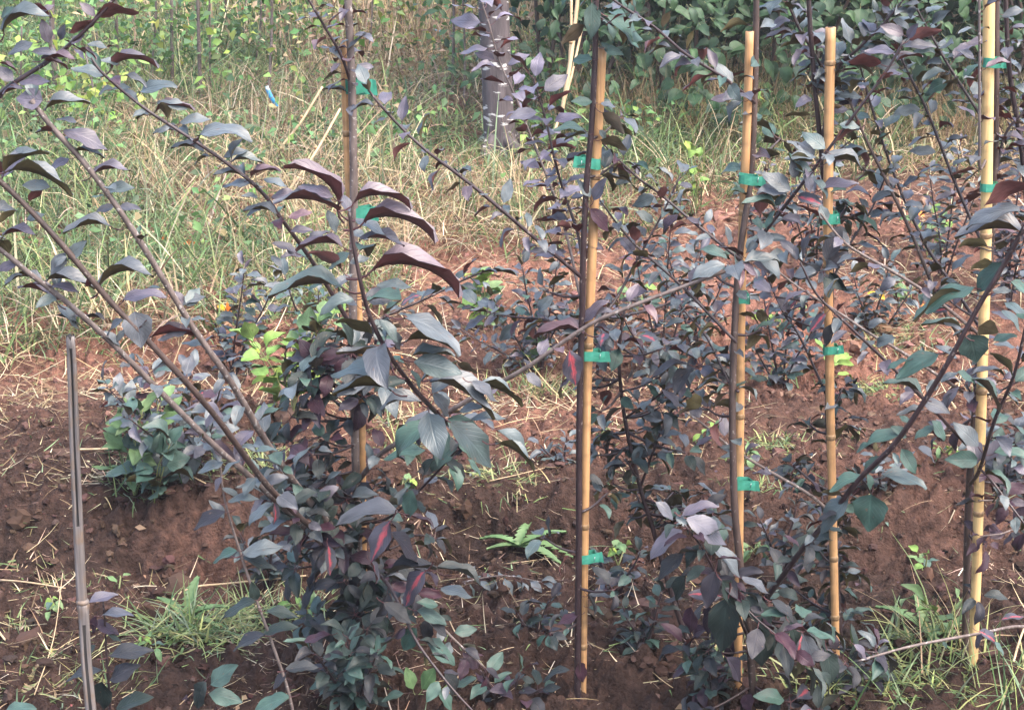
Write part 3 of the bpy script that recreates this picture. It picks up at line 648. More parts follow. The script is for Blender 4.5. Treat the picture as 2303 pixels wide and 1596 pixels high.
# shoot with the large leaves
for (i, j, bx, by, tx, ty, f, s, ar, w_) in [
 (1, 1, 740, 1250, 1065, 1530, .85, 'grey', 1, 1.0), (1, 1, 490, 840, 815, 915, .85, 'grey', 0, 1.1), (1, 1, 600, 960, 990, 1210, .45, 'grey', 2, 1), (1, 1, 900, 1000, 1190, 1135, -.4, 'grey', 2, 1), (1, 1, 880, 980, 1085, 1075, .6, 'grey', 1, 1),
 (1, 1, 420, 545, 770, 780, .5, 'grey', 2, 1), (1, 1, 430, 700, 745, 765, -.4, 'grey', 2, 1), (1, 1, 210, 215, 690, 360, -.35, 'red', 3, 1), (1, 1, 240, 330, 475, 290, .5, 'grey', 1, 1), (1, 1, 160, 400, 370, 400, .9, 'grey', 0, 1.2),
 (1, 1, 340, 1030, -20, 1065, -.45, 'grey', 2, 1), (1, 1, 345, 885, 0, 800, -.4, 'grey', 2, 1), (1, 1, 215, 660, -15, 580, -.5, 'grey', 2, 1), (1, 1, 110, 465, -80, 370, .5, 'grey', 1, 1), (1, 1, 480, 800, 760, 740, .45, 'grey', 1, 1),
 (1, 1, 620, 1060, 770, 1200, .7, 'grey', 1, 1), (1, 1, 1060, 1300, 1240, 1500, .55, 'grey', 2, 1), (1, 1, 1040, 1390, 1275, 1560, -.35, 'grey', 2, 1), (1, 1, 880, 1230, 1110, 1180, .5, 'grey', 1, 1), (1, 1, 800, 1180, 960, 1100, .6, 'grey', 1, 1),
 (1, 1, 780, 860, 930, 890, -.6, 'grey', 1, 1), (1, 1, 330, 640, 430, 760, .8, 'grey', 1, 1), (1, 1, 260, 560, 400, 690, .7, 'grey', 1, 1), (1, 1, 470, 900, 560, 1020, .5, 'green', 1, 1), (1, 1, 580, 560, 700, 640, .7, 'grey', 0, 1.1),
 (1, 0, 85, 1360, 400, 1395, -.4, 'red', 3, 1), (1, 0, 150, 1490, 545, 1600, -.4, 'red', 3, 1), (1, 0, 95, 1480, 310, 1540, .5, 'grey', 1, 1), (0, 0, 2290, 1380, 1990, 1175, -.35, 'red', 3, 1), (0, 0, 2290, 1420, 1880, 1370, .25, 'purple', 2, 1),
 (0, 0, 2250, 1330, 2030, 1215, .5, 'purple', 1, 1), (0, 1, 2310, 335, 1860, 410, .35, 'grey', 2, 1), (0, 1, 2310, 220, 2095, 120, -.6, 'red', 2, 1), (0, 1, 2310, 60, 2025, 95, .2, 'red', 2, 1), (1, 0, 60, 1560, 200, 1590, .7, 'grey', 1, 1), (1, 1, 130, 20, 400, 60, .45, 'purple', 2, 1), (1, 1, 60, 180, 190, 120, .8, 'grey', 1, 1), (1, 1, 60, 110, -110, 190, .6, 'grey', 1, 1),
 (0, 0, 2210, 1420, 2290, 1560, .8, 'grey', 1, 1), (1, 0, 60, 1430, -20, 1250, .6, 'purple', 1, 1)]:
    S(b6, 2.64 + (.06 if i == 1 and j == 1 and by > 900 else 0) + random.uniform(-.02, .03), i, j, bx, by, tx, ty, f, s, ar, wide=w_)
# leaves round the foot of that shoot
for (bx, by, tx, ty, f, s, ar) in [(790, 1400, 550, 1560, .85, 'green', 1), (570, 1440, 315, 1500, .55, 'green', 2), (700, 1240, 590, 1400, .5, 'dark', 1), (770, 1330, 900, 1470, .6, 'green', 1), (700, 1500, 860, 1600, .7, 'dark', 1), (540, 1290, 500, 1420, .6, 'wine', 1), (850, 1500, 960, 1590, .5, 'green', 1), (620, 1500, 500, 1620, .6, 'dark', 1)]:
    S(b11, 2.95, 1, 1, bx, by, tx, ty, f, s, ar)
# long left branches: few, large leaves
for (br, Y, i, j, bx, by, tx, ty, f, s, ar, k) in [
 (b2, 2.71, 0, 1, 440, 110, 340, 255, .95, 'grey', 0, 'apple'), (b2, 2.71, 0, 1, 460, 150, 580, 25, .9, 'grey', 0, 'apple'), (b2, 2.73, 0, 1, 670, 330, 965, 275, .3, 'grey', 3, 'apple'), (b2, 2.74, 0, 1, 830, 430, 1100, 405, .5, 'purple', 2, 'apple'), (b2, 2.73, 0, 1, 910, 505, 955, 750, 1, 'grey', 0, 'heart'),
 (b2, 2.74, 0, 1, 830, 560, 690, 640, .5, 'grey', 1, 'apple'), (b3, 2.77, 0, 1, 290, 300, 75, 290, -.35, 'grey', 2, 'apple'), (b3, 2.77, 0, 1, 310, 290, 610, 350, .45, 'grey', 2, 'apple'), (b3, 2.77, 0, 1, 350, 330, 525, 335, .5, 'red', 1, 'apple'), (b3, 2.78, 0, 1, 385, 430, 140, 350, .35, 'purple', 2, 'apple'),
 (b3, 2.79, 0, 1, 390, 460, 565, 595, .55, 'grey', 1, 'apple'), (b3, 2.8, 0, 1, 520, 590, 400, 500, .4, 'dark', 1, 'apple'), (b3, 2.76, 0, 1, 130, 170, -30, 230, .8, 'purple', 0, 'apple'), (b3, 2.8, 0, 1, 680, 640, 830, 710, .6, 'grey', 1, 'apple'), (b1, 2.88, 0, 1, 1360, 690, 1015, 690, -.35, 'wine', 2, 'apple'),
 (b3, 2.92, 0, 1, 1410, 1390, 1600, 1470, .8, 'wine', 1, 'apple'), (b2, 2.82, 0, 1, 1380, 1120, 1530, 1205, .6, 'purple', 1, 'apple'), (b1, 2.87, 0, 1, 1200, 450, 1370, 370, .6, 'grey', 1, 'apple'), (b1, 2.87, 0, 1, 1250, 450, 1150, 340, .6, 'purple', 1, 'apple'), (b1, 2.87, 0, 1, 1260, 640, 1060, 660, .5, 'purple', 1, 'apple'),
 (b1, 2.86, 0, 1, 1290, 560, 1390, 530, .5, 'grey', 1, 'apple'), (b3, 2.82, 0, 1, 560, 560, 700, 560, .2, 'dark', 2, 'apple'),
 (b1, 2.79, 0, 0, 290, 680, 105, 660, .95, 'purple', 0, 'heart'), (b1, 2.8, 0, 0, 295, 740, 580, 705, .4, 'grey', 2, 'apple'), (b1, 2.8, 0, 0, 400, 910, 255, 900, .3, 'grey', 2, 'apple'), (b1, 2.8, 0, 0, 430, 880, 735, 955, .6, 'purple', 1, 'apple'), (b1, 2.8, 0, 0, 520, 830, 380, 775, .5, 'grey', 1, 'apple'),
 (b1, 2.81, 0, 0, 500, 1020, 685, 1065, .4, 'grey', 2, 'apple'), (b1, 2.81, 0, 0, 470, 1070, 300, 1130, .55, 'purple', 1, 'apple'), (b1, 2.81, 0, 0, 615, 1180, 855, 1155, .4, 'purple', 2, 'apple'), (b1, 2.82, 0, 0, 705, 1290, 885, 1235, .65, 'grey', 1, 'apple'), (b1, 2.83, 0, 0, 770, 1390, 645, 1425, .8, 'purple', 0, 'apple'),
 (b1, 2.83, 0, 0, 800, 1395, 950, 1405, .65, 'purple', 0, 'apple'), (b2, 2.69, 0, 0, 20, 1165, 305, 1050, -.3, 'grey', 2, 'apple'), (b2, 2.69, 0, 0, 60, 1145, 445, 1310, -.3, 'grey', 2, 'apple'), (b2, 2.69, 0, 0, 335, 1260, 145, 1245, .85, 'grey', 0, 'apple'), (b1, 2.85, 0, 0, 745, 1520, 455, 1575, .35, 'grey', 2, 'apple'),
 (b2, 2.69, 0, 0, 70, 1040, 220, 1000, .5, 'grey', 1, 'apple'), (b2, 2.7, 0, 0, 100, 1420, -30, 1480, -.6, 'grey', 1, 'apple'), (b2, 2.71, 0, 0, 180, 1480, 290, 1430, .8, 'grey', 1, 'apple'), (b2, 2.71, 0, 0, 20, 1590, 230, 1590, .4, 'purple', 2, 'apple')]:
    S(br, Y, i, j, bx, by, tx, ty, f, s, ar, k)
leafy(b1, q1, .12, .45, 9, .06, SLATE); leafy(b3, q3, .08, .45, 9, .06, SLATE); leafy(b2, q2, .08, .4, 7, .06, SLATE)
for (bx, by, tx, ty, f, s, ar) in [(710, 510, 495, 420, .55, 'grey', 1), (800, 430, 690, 385, .6, 'grey', 1), (745, 455, 1005, 455, -.35, 'purple', 3), (840, 510, 990, 550, .45, 'grey', 1), (760, 600, 875, 570, .5, 'grey', 1), (940, 625, 1175, 590, .55, 'grey', 2), (830, 600, 955, 670, .5, 'grey', 1), (1060, 690, 1265, 695, .55, 'grey', 1), (1050, 745, 1290, 745, -.35, 'red', 2), (1215, 830, 1405, 770, .6, 'grey', 1),
 (1220, 890, 1050, 905, .45, 'grey', 2), (1340, 920, 1635, 940, .5, 'grey', 3), (1380, 1020, 1175, 1005, .45, 'grey', 2), (1510, 1060, 1665, 985, .65, 'grey', 1), (1560, 1085, 1765, 1110, .45, 'grey', 2), (1655, 1190, 1460, 1185, .45, 'grey', 2), (1690, 1240, 1500, 1215, .5, 'grey', 1), (1690, 1190, 1875, 1160, .3, 'red', 2), (1780, 1210, 1945, 1225, .5, 'grey', 1), (1830, 1330, 2015, 1270, .6, 'purple', 1), (1740, 1330, 1640, 1300, .5, 'grey', 1),
 (1870, 1440, 1660, 1430, .4, 'grey', 2), (1950, 1470, 2095, 1400, .6, 'red', 1), (1960, 1560, 2110, 1530, .7, 'purple', 1)]:
    S(b4, 3.03, 0, 0, bx, by, tx, ty, f, s, ar)
for (bx, by, tx, ty, f, s, ar) in [(1990, 100, 1850, 20, .6, 'purple', 1), (1830, 130, 1905, 190, .8, 'grey', 1), (1990, 130, 1920, 30, .8, 'purple', 0)]: S(b4, 3.05, 0, 1, bx, by, tx, ty, f, s, ar)
leafy(b5, q5, .3, .86, 7, .042, {'purple': 2, 'red': 1, 'grey': 2})
rosette(b5, q5[-1], 9, .062, {'grey': 5, 'green': 2, 'red': 1}, Vector((.3, -.2, .8)), .2)
leafy(b6, q6, .1, .9, 9, .09, {'grey': 4, 'green': 1}, droop=.3)
leafy(b4, q4, .15, 1, 14, .046, SLATE); leafy(b1, q1, .45, 1, 8, .045, SLATE); leafy(b2, q2, .4, 1, 7, .045, SLATE); leafy(b3, q3, .45, 1, 8, .045, SLATE)
leafy(b7, q7, .15, 1, 15, .052, SLATE); leafy(b8, q8, .1, 1, 12, .048, PURP)
leafy(tr1, p1[-14:], 0, .9, 13, .045, PURP, fw=.3)
for (bx, by, tx, ty, f, s, ar) in [(470, 110, 450, 305, .9, 'green', 0), (380, 250, 0, 350, .55, 'grey', 2), (330, 390, 575, 575, .55, 'dark', 1), (640, 650, 310, 690, .4, 'dark', 2), (650, 890, 510, 860, .8, 'green', 0), (510, 920, 725, 985, .75, 'green', 1), (500, 1040, 410, 1195, .95, 'green', 0), (570, 1130, 805, 1260, .75, 'green', 1), (485, 1450, 440, 1305, .9, 'weed', 0), (545, 1450, 630, 1310, .9, 'weed', 0), (420, 1480, 265, 1510, .7, 'green', 1), (650, 1450, 770, 1590, .8, 'green', 1), (700, 1320, 800, 1500, .8, 'dark', 1), (290, 870, 480, 1010, .8, 'dark', 0), (600, 980, 720, 1100, .8, 'dark', 0), (650, 640, 920, 740, .4, 'dark', 2), (670, 780, 900, 790, .6, 'grey', 1)]:
    S(b9, 2.97, 1, 2, bx, by, tx, ty, f, s, ar)
for (i, j, bx, by, tx, ty, f, s, ar) in [(1, 2, 330, 320, 190, 595, .85, 'patch', 0), (1, 2, 195, 590, 270, 730, .45, 'patch', 1), (1, 2, 560, 660, 370, 885, .75, 'patch', 1), (0, 2, 2215, 490, 2235, 690, .7, 'patch', 0), (0, 2, 1850, 200, 1880, 350, .6, 'patch', 1), (0, 2, 2220, 1080, 2030, 1110, .5, 'wine', 1), (1, 2, 470, 290, 640, 325, .35, 'wine', 1)]:
    S(b9, 2.95, i, j, bx, by, tx, ty, f, s, ar)
# dense dark clump round the foot of the crown
for k in range(30):
    t = random.uniform(.03, .36); a = random.uniform(0, 6.28); r = random.uniform(.03, .11)
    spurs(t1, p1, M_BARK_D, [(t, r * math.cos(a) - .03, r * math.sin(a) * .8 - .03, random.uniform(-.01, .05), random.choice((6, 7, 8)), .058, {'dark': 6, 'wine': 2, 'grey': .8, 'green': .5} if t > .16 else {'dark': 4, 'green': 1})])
for k in range(6):
    spurs(t1, p1, M_BARK_D, [(random.uniform(.28, .36), random.uniform(-.1, .1), random.uniform(-.09, .05), .05, 6, .06, {'grey': 4, 'green': 2, 'purple': 1})])

for br, pa, a0, a1, n_, L_ in ((b1, q1, .0, .3, 12, .056), (b2, q2, .0, .28, 12, .056), (b3, q3, .0, .25, 12, .056), (b9, q9, .0, .9, 12, .052), (b10, q10, .1, 1, 14, .05), (b11, q11, .1, 1, 10, .054), (b5, q5, .0, .3, 9, .056)):
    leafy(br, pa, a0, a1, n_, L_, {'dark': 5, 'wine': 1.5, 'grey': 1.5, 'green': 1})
for k in range(12):
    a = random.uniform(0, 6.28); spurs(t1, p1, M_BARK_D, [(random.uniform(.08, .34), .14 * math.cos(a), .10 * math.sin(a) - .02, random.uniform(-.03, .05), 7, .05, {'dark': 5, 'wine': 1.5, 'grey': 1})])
# ---- second tree: slim dark stem beside the lone stake
t2 = tree(1300, 3.05, 'slim purple leaved tree with dark stem tied to the lone middle stake')
tr2, p2 = trunk(t2, [(1299, ground_px(3.05) + 25), (1300, 1400), (1302, 1200), (1303, 950), (1309, 700), (1312, 560), (1320, 400), (1330, 290), (1338, 130), (1341, -20), (1343, -90)], 3.05, .0062, .0042, M_BARK_D)
c1, r1 = branch(t2, [(1310, 625, 3.05), (1250, 575, 3.03), (1190, 525, 3.0), (1090, 440, 2.98), (1020, 385, 2.97), (960, 340, 2.96), (900, 285, 2.96), (850, 230, 2.95), (828, 202, 2.95)], .0036, .0018, M_BARK_D)
c2, r2 = branch(t2, [(1309, 690, 3.06), (1282, 560, 3.16), (1258, 473, 3.2), (1235, 410, 3.22), (1198, 317, 3.25), (1168, 240, 3.26), (1145, 187, 3.26), (1121, 133, 3.27), (1101, 60, 3.27), (1088, 20, 3.27), (1078, -20, 3.27)], .0026, .0014, M_BARK_G)
c3, r3 = branch(t2, [(1310, 590, 3.05), (1298, 520, 3.08), (1268, 433, 3.1), (1248, 360, 3.1), (1225, 260, 3.11), (1205, 197, 3.11), (1200, 175, 3.11)], .0026, .0014, M_BARK_D)
c4, r4 = branch(t2, [(1308, 770, 3.05), (1380, 680, 3.12), (1430, 590, 3.15), (1490, 480, 3.18), (1530, 395, 3.2)], .0028, .0014, M_BARK_D)
c5, r5 = branch(t2, [(1305, 760, 3.05), (1230, 720, 3.08), (1150, 712, 3.1), (1060, 690, 3.12)], .0026, .0013, M_BARK_D)
leafy(c1, r1, .12, 1, 21, .046, {'purple': 2, 'grey': 4, 'red': .6}, flat=.8); leafy(c2, r2, .15, 1, 34, .056, {'lilac': 6, 'purple': 1}, flat=.5, fw=.4); leafy(c3, r3, .1, 1, 24, .052, {'lilac': 4, 'purple': 3, 'red': .4}, flat=.5, fw=.4); leafy(c4, r4, .15, 1, 22, .048, {'grey': 4, 'purple': 3}); leafy(c5, r5, .2, 1, 15, .048, SLATE)
for (i, j, bx, by, tx, ty, f, s, ar) in [(1, 0, 1690, 20, 1690, 265, .95, 'green', 0), (1, 0, 1800, 110, 2060, 290, .6, 'green', 1), (1, 0, 1640, 170, 1480, 290, -.8, 'green', 0), (1, 0, 1750, 290, 1840, 350, .7, 'green', 1), (1, 0, 1770, 330, 1900, 350, .8, 'green', 1), (1, 0, 1690, 400, 1545, 390, .8, 'green', 1), (1, 0, 1690, 690, 1550, 680, .85, 'green', 0), (1, 0, 1750, 700, 1860, 700, .6, 'grey', 1), (1, 0, 1760, 760, 1925, 880, -.8, 'green', 1), (1, 0, 1750, 940, 1910, 1010, -.7, 'green', 2), (1, 0, 1640, 870, 1450, 880, .5, 'green', 2), (1, 0, 1660, 900, 1500, 910, -.4, 'grey', 1), (1, 0, 1740, 880, 1800, 940, .8, 'grey', 1), (1, 0, 1680, 1330, 1610, 1200, .8, 'grey', 1), (1, 0, 1700, 1350, 1780, 1200, .8, 'purple', 0), (1, 0, 1680, 1410, 1810, 1560, .85, 'wine', 0), (1, 0, 1640, 1110, 1570, 1100, .7, 'green', 1),
 (1, 1, 1640, 640, 1330, 680, .4, 'red', 2), (1, 1, 1650, 560, 1830, 510, .5, 'purple', 2), (1, 1, 1640, 580, 1790, 440, .6, 'purple', 2), (1, 1, 1620, 640, 1500, 620, .6, 'grey', 1), (1, 2, 1600, 950, 1450, 1010, .7, 'wine', 0), (1, 2, 1600, 1270, 1640, 1410, .8, 'wine', 0), (1, 2, 1540, 1320, 1380, 1400, .5, 'dark', 2), (1, 2, 1670, 900, 1790, 930, .6, 'green', 1), (1, 2, 1670, 820, 1830, 800, .6, 'grey', 1)]:
    S(tr2, 3.045, i, j, bx, by, tx, ty, f, s, ar)
S(tr2, 2.99, 1, 1, 1540, 770, 1585, 1005, .95, 'patch', 0)
spurs(t2, p2, M_BARK_D, [(.10, -.05, -.04, .0, 6, .045, DGRN), (.14, .06, -.03, .01, 6, .045, DGRN), (.18, -.06, .02, .02, 6, .042, SLATE), (.22, .05, .02, .03, 6, .04, DGRN), (.42, -.06, .03, .0, 6, .045, {'grey': 1}), (.60, .05, .03, .02, 8, .05, SLATE), (.68, .05, .04, .03, 7, .05, SLATE), (.86, .05, .02, -.02, 5, .055, {'green': 1}), (.94, -.04, .03, .0, 5, .055, {'green': 1})])

# ---- unstaked dark sapling between the middle stakes
t6 = tree(1545, 3.3, 'dense unstaked slate leaved sapling between the two middle stakes')
tr6, p6 = trunk(t6, [(1556, ground_px(3.3) + 15), (1531, 1398), (1501, 1305), (1468, 1188), (1441, 1100), (1405, 940), (1392, 800), (1405, 690)], 3.3, .0058, .0028, M_BARK_D)
for k in range(36):
    t = random.uniform(.42, .98); spurs(t6, p6, M_BARK_D, [(t, random.uniform(-.10, .14), random.uniform(-.06, .08), random.uniform(-.03, .05), random.choice((5, 6, 7)), .048, {'grey': 4, 'green': 2, 'dark': 3} if t < .8 else SLATE)])
g1, s1 = branch(t6, [(1440, 1095, 3.3), (1500, 940, 3.28), (1560, 880, 3.25), (1620, 830, 3.24), (1690, 800, 3.23)], .0026, .0013, M_BARK_D); leafy(g1, s1, .15, 1, 18, .05, {'grey': 4, 'dark': 2})
g2, s2 = branch(t6, [(1405, 940, 3.3), (1480, 890, 3.25), (1530, 850, 3.2), (1575, 820, 3.18)], .0024, .0013, M_BARK_D); leafy(g2, s2, .2, 1, 10, .05, SLATE); rosette(g2, s2[-1], 9, .075, {'grey': 3, 'purple': 2, 'dark': 2})

# ---- third staked tree
t3 = tree(1690, 3.04, 'purple leaved tree on the cut topped stake, with a big arching shoot to the right')
tr3, p3 = trunk(t3, [(1697, ground_px(3.04) + 25), (1684, 1420), (1657, 1200), (1649, 1050), (1648, 850), (1661, 600), (1688, 400), (1698, 200), (1701, 0), (1702, -90)], 3.045, .0068, .0046, M_BARK_B, dys=[0, 0, 0, 0, .01, .03, .055, .06, .06, .06])
d1, u1 = branch(t3, [(1697, 232, 3.095), (1660, 200, 3.05), (1620, 170, 3.02), (1540, 120, 3.0), (1470, 60, 2.99), (1400, 15, 2.98), (1340, -30, 2.97)], .0030, .0018, M_BARK_D)
d2, u2 = branch(t3, [(1666, 585, 3.04), (1560, 500, 3.08), (1485, 437, 3.1), (1438, 403, 3.1), (1395, 363, 3.1), (1345, 312, 3.1)], .0028, .0014, M_BARK_D)
d3, u3 = branch(t3, [(1656, 770, 3.04), (1540, 650, 3.1), (1450, 570, 3.12), (1409, 530, 3.13), (1345, 445, 3.13)], .0028, .0014, M_BARK_D)
d4, u4 = branch(t3, [(1662, 630, 3.03), (1700, 550, 2.99), (1760, 470, 2.97), (1830, 380, 2.95), (1890, 300, 2.94), (1950, 220, 2.93), (2000, 150, 2.93), (2032, 92, 2.93)], .0034, .0018, M_BARK_D)
d5, u5 = branch(t3, [(1678, 1385, 3.03), (1722, 1345, 2.98), (1800, 1240, 2.92), (1860, 1170, 2.87), (1930, 1080, 2.82), (2010, 1000, 2.78), (2080, 900, 2.75), (2140, 800, 2.73), (2200, 690, 2.72), (2260, 590, 2.71), (2310, 500, 2.70), (2350, 440, 2.70)], .0052, .0034, M_BARK_D)
d6, u6 = branch(t3, [(1686, 1440, 3.03), (1640, 1340, 2.95), (1610, 1290, 2.9), (1575, 1225, 2.86), (1540, 1180, 2.84)], .0030, .0016, M_BARK_D)
d7, u7 = branch(t3, [(1684, 1420, 3.03), (1640, 1300, 2.92), (1682, 1371, 2.86), (1759, 1438, 2.84), (1830, 1500, 2.82)], .0024, .0014, M_BARK_D)
d8, u8 = branch(t3, [(1660, 880, 3.04), (1640, 860, 3.1), (1590, 760, 3.15), (1540, 700, 3.2), (1500, 640, 3.2)], .0026, .0013, M_BARK_D)
leafy(d1, u1, .05, 1, 22, .05, {'purple': 2, 'grey': 4, 'green': 1, 'red': .7}); leafy(d2, u2, .1, 1, 18, .046, SLATE); leafy(d3, u3, .1, 1, 22, .046, SLATE); leafy(d4, u4, .06, .55, 15, .058, SLATE); leafy(d8, u8, .1, 1, 14, .05, {'grey': 4, 'green': 2})
leafy(tr3, p3[-30:-2], 0, 1, 16, .05, {'grey': 4, 'green': 2, 'purple': 1}, fw=.3)
for (bx, by, tx, ty, f, s, ar) in [(1490, 235, 1350, 165, .9, 'purple', 1), (1515, 260, 1585, 160, .9, 'purple', 0), (1525, 270, 1725, 175, -.7, 'red', 1), (1490, 315, 1705, 280, .6, 'purple', 1), (1430, 350, 1240, 310, .5, 'purple', 1), (1445, 335, 1415, 275, -.8, 'red', 1), (1335, 430, 1115, 370, -.65, 'red', 1), (1440, 415, 1605, 390, -.4, 'red', 2), (1370, 500, 1490, 470, .6, 'purple', 1), (1420, 500, 1285, 520, -.5, 'red', 1),
 (960, 1005, 815, 875, .9, 'grey', 1), (720, 1060, 880, 1060, -.7, 'grey', 1), (940, 1080, 1165, 1135, .4, 'grey', 3), (730, 1285, 555, 1150, .85, 'grey', 1), (760, 1200, 730, 1080, .9, 'grey', 0), (940, 1270, 1185, 1190, .6, 'purple', 1), (1060, 840, 1195, 840, .8, 'grey', 1), (1180, 860, 1000, 930, -.5, 'red', 1), (1230, 600, 1180, 560, .6, 'red', 1), (1270, 620, 1340, 620, -.5, 'red', 1), (900, 1060, 700, 1030, .5, 'grey', 1), (870, 1150, 730, 1090, .8, 'grey', 1), (830, 1170, 880, 1290, .8, 'purple', 1), (640, 1400, 420, 1380, .4, 'green', 2), (620, 1420, 540, 1530, .5, 'green', 1), (700, 1320, 600, 1380, .8, 'dark', 1)]:
    S(d4, 2.94, 2, 0, bx, by, tx, ty, f, s, ar)
for (i, j, bx, by, tx, ty, f, s, ar, k) in [
 (2, 1, 2160, 180, 1950, 365, .9, 'green', 1, 'apple'), (2, 1, 1970, 340, 1670, 505, .55, 'green', 2, 'apple'), (2, 1, 1960, 380, 1600, 560, -.3, 'green', 2, 'apple'), (2, 1, 2000, 600, 2125, 640, -.85, 'green', 0, 'heart'), (2, 1, 1900, 650, 1635, 605, -.4, 'green', 2, 'apple'), (2, 1, 1760, 580, 1900, 600, .5, 'grey', 1, 'apple'), (2, 1, 1940, 655, 1985, 855, 1, 'green', 0, 'heart'), (2, 1, 1725, 790, 1430, 910, .75, 'green', 1, 'apple'), (2, 1, 1510, 830, 1360, 870, .5, 'green', 1, 'apple'), (2, 1, 1850, 820, 1735, 715, .5, 'grey', 1, 'apple'), (2, 1, 2070, 790, 2215, 925, -.5, 'green', 2, 'apple'), (2, 1, 1850, 910, 1990, 965, .6, 'green', 1, 'apple'), (2, 1, 1945, 950, 2115, 1160, -.4, 'green', 2, 'apple'), (2, 1, 1620, 1060, 1375, 1000, .35, 'green', 2, 'apple'),
 (2, 1, 1610, 1110, 1805, 1185, .85, 'grey', 0, 'apple'), (2, 1, 1545, 1265, 1465, 1190, .7, 'green', 1, 'apple'), (2, 1, 1490, 1330, 1245, 1410, .65, 'green', 2, 'apple'), (2, 1, 1510, 1350, 1430, 1275, .8, 'green', 1, 'apple'), (2, 1, 1680, 1240, 1795, 1365, .75, 'green', 1, 'apple'), (2, 1, 1700, 1280, 1555, 1335, .6, 'green', 1, 'apple'), (2, 1, 1475, 1430, 1575, 1600, .95, 'green', 0, 'apple'), (2, 1, 1590, 1420, 1740, 1500, .55, 'grey', 1, 'apple'), (2, 1, 1335, 1480, 1215, 1600, .95, 'green', 0, 'apple'), (2, 1, 1260, 1390, 1160, 1440, .7, 'green', 1, 'apple'), (2, 1, 2150, 500, 2320, 620, .5, 'grey', 1, 'apple'), (2, 1, 2210, 310, 2330, 420, .5, 'green', 2, 'apple'),
 (2, 0, 2320, 1240, 2060, 1375, -.7, 'red', 2, 'apple'), (2, 0, 2275, 1410, 1940, 1535, .5, 'grey', 2, 'apple'), (2, 0, 2320, 1570, 1880, 1610, .35, 'grey', 2, 'apple'), (2, 1, 2050, 60, 1870, 70, -.6, 'green', 2, 'apple'), (2, 1, 2090, 170, 1940, 190, -.7, 'green', 1, 'apple'), (2, 1, 2090, 700, 2240, 640, .6, 'green', 1, 'apple'), (2, 1, 1740, 980, 1850, 890, .6, 'grey', 1, 'apple'),
 (2, 2, 1275, 140, 1250, 395, .95, 'green', 0, 'heart'), (2, 2, 1230, 10, 1015, 115, .6, 'green', 2, 'apple'), (2, 2, 1340, 10, 1620, 95, .55, 'grey', 2, 'apple'), (2, 2, 1250, 0, 1280, 110, .8, 'green', 1, 'apple'), (2, 2, 1070, 140, 940, 100, -.6, 'green', 1, 'apple'), (2, 2, 1120, 160, 890, 380, .8, 'grey', 1, 'apple'), (2, 2, 1040, 260, 900, 290, .5, 'dark', 1, 'apple')]:
    yy = by + j * 1596; S(d5, 2.70 + .14 * min(1, max(0, (yy - 1500) / 1700)), i, j, bx, by, tx, ty, f, s, ar, k)
for (i, j, bx, by, tx, ty, f, s, ar) in [(2, 2, 0, 290, 225, 225, .6, 'purple', 2), (2, 2, 30, 300, 330, 445, .8, 'purple', 1), (2, 2, 205, 490, 430, 670, .65, 'grey', 1), (2, 2, 215, 660, 155, 910, .95, 'dark', 0), (2, 2, 265, 720, 405, 920, .85, 'dark', 1), (2, 2, 305, 840, 255, 1210, .95, 'dark', 0), (2, 2, 425, 830, 640, 1070, .85, 'dark', 1), (2, 2, 600, 860, 790, 975, .6, 'dark', 1), (2, 2, 525, 1000, 545, 1310, .9, 'dark', 0), (2, 2, 640, 1130, 720, 1320, .85, 'dark', 0), (2, 2, 820, 1090, 900, 1290, .85, 'grey', 0), (2, 2, 975, 1190, 1015, 1420, .9, 'dark', 0), (2, 2, 300, 1240, 430, 1400, .8, 'purple', 1), (2, 2, 60, 900, 40, 1080, .8, 'wine', 0), (1, 2, 2120, 190, 2250, 300, .85, 'purple', 1), (1, 2, 2295, 380, 2050, 545, .75, 'purple', 1), (1, 2, 2310, 540, 2110, 690, .8, 'dark', 1), (2, 2, 110, 480, 0, 620, .8, 'dark', 1), (2, 2, 180, 900, 130, 1100, .6, 'wine', 1), (2, 2, 830, 1060, 1040, 1080, .5, 'green', 1), (2, 2, 1000, 1030, 1050, 1150, .5, 'green', 1), (2, 2, 1160, 1150, 1270, 1240, .6, 'purple', 1), (2, 2, 720, 1000, 810, 1180, .7, 'dark', 1), (2, 2, 400, 700, 600, 770, .5, 'grey', 1), (2, 2, 20, 690, -90, 860, .8, 'dark', 1)]:
    S(d6, 2.88 + random.uniform(-.03, .03), i, j, bx, by, tx, ty, f, s, ar)
leafy(d5, u5, .02, .3, 12, .05, DARK); leafy(d6, u6, .2, 1, 14, .06, DARK); leafy(d7, u7, .3, 1, 16, .062, DARK)
spurs(t3, p3, M_BARK_D, [(.06, .06, -.06, .0, 7, .06, DARK), (.09, -.08, -.04, .02, 7, .055, DARK), (.12, -.10, -.02, .0, 7, .055, {'wine': 2, 'dark': 3}), (.15, .09, -.05, .0, 8, .06, DARK), (.10, .16, -.05, .0, 8, .06, DARK), (.12, .22, -.04, -.02, 8, .058, DARK), (.05, -.12, -.08, -.02, 6, .05, {'wine': 1, 'dark': 1}), (.03, .10, -.08, .02, 7, .055, DARK), (.55, -.05, .03, .03, 6, .05, SLATE), (.5, .05, .03, .0, 6, .05, {'green': 1, 'grey': 2}), (.62, .05, .02, .03, 7, .055, SLATE), (.7, .05, .03, .03, 6, .055, {'green': 1, 'grey': 1}), (.4, -.04, .04, .0, 5, .05, SLATE)])

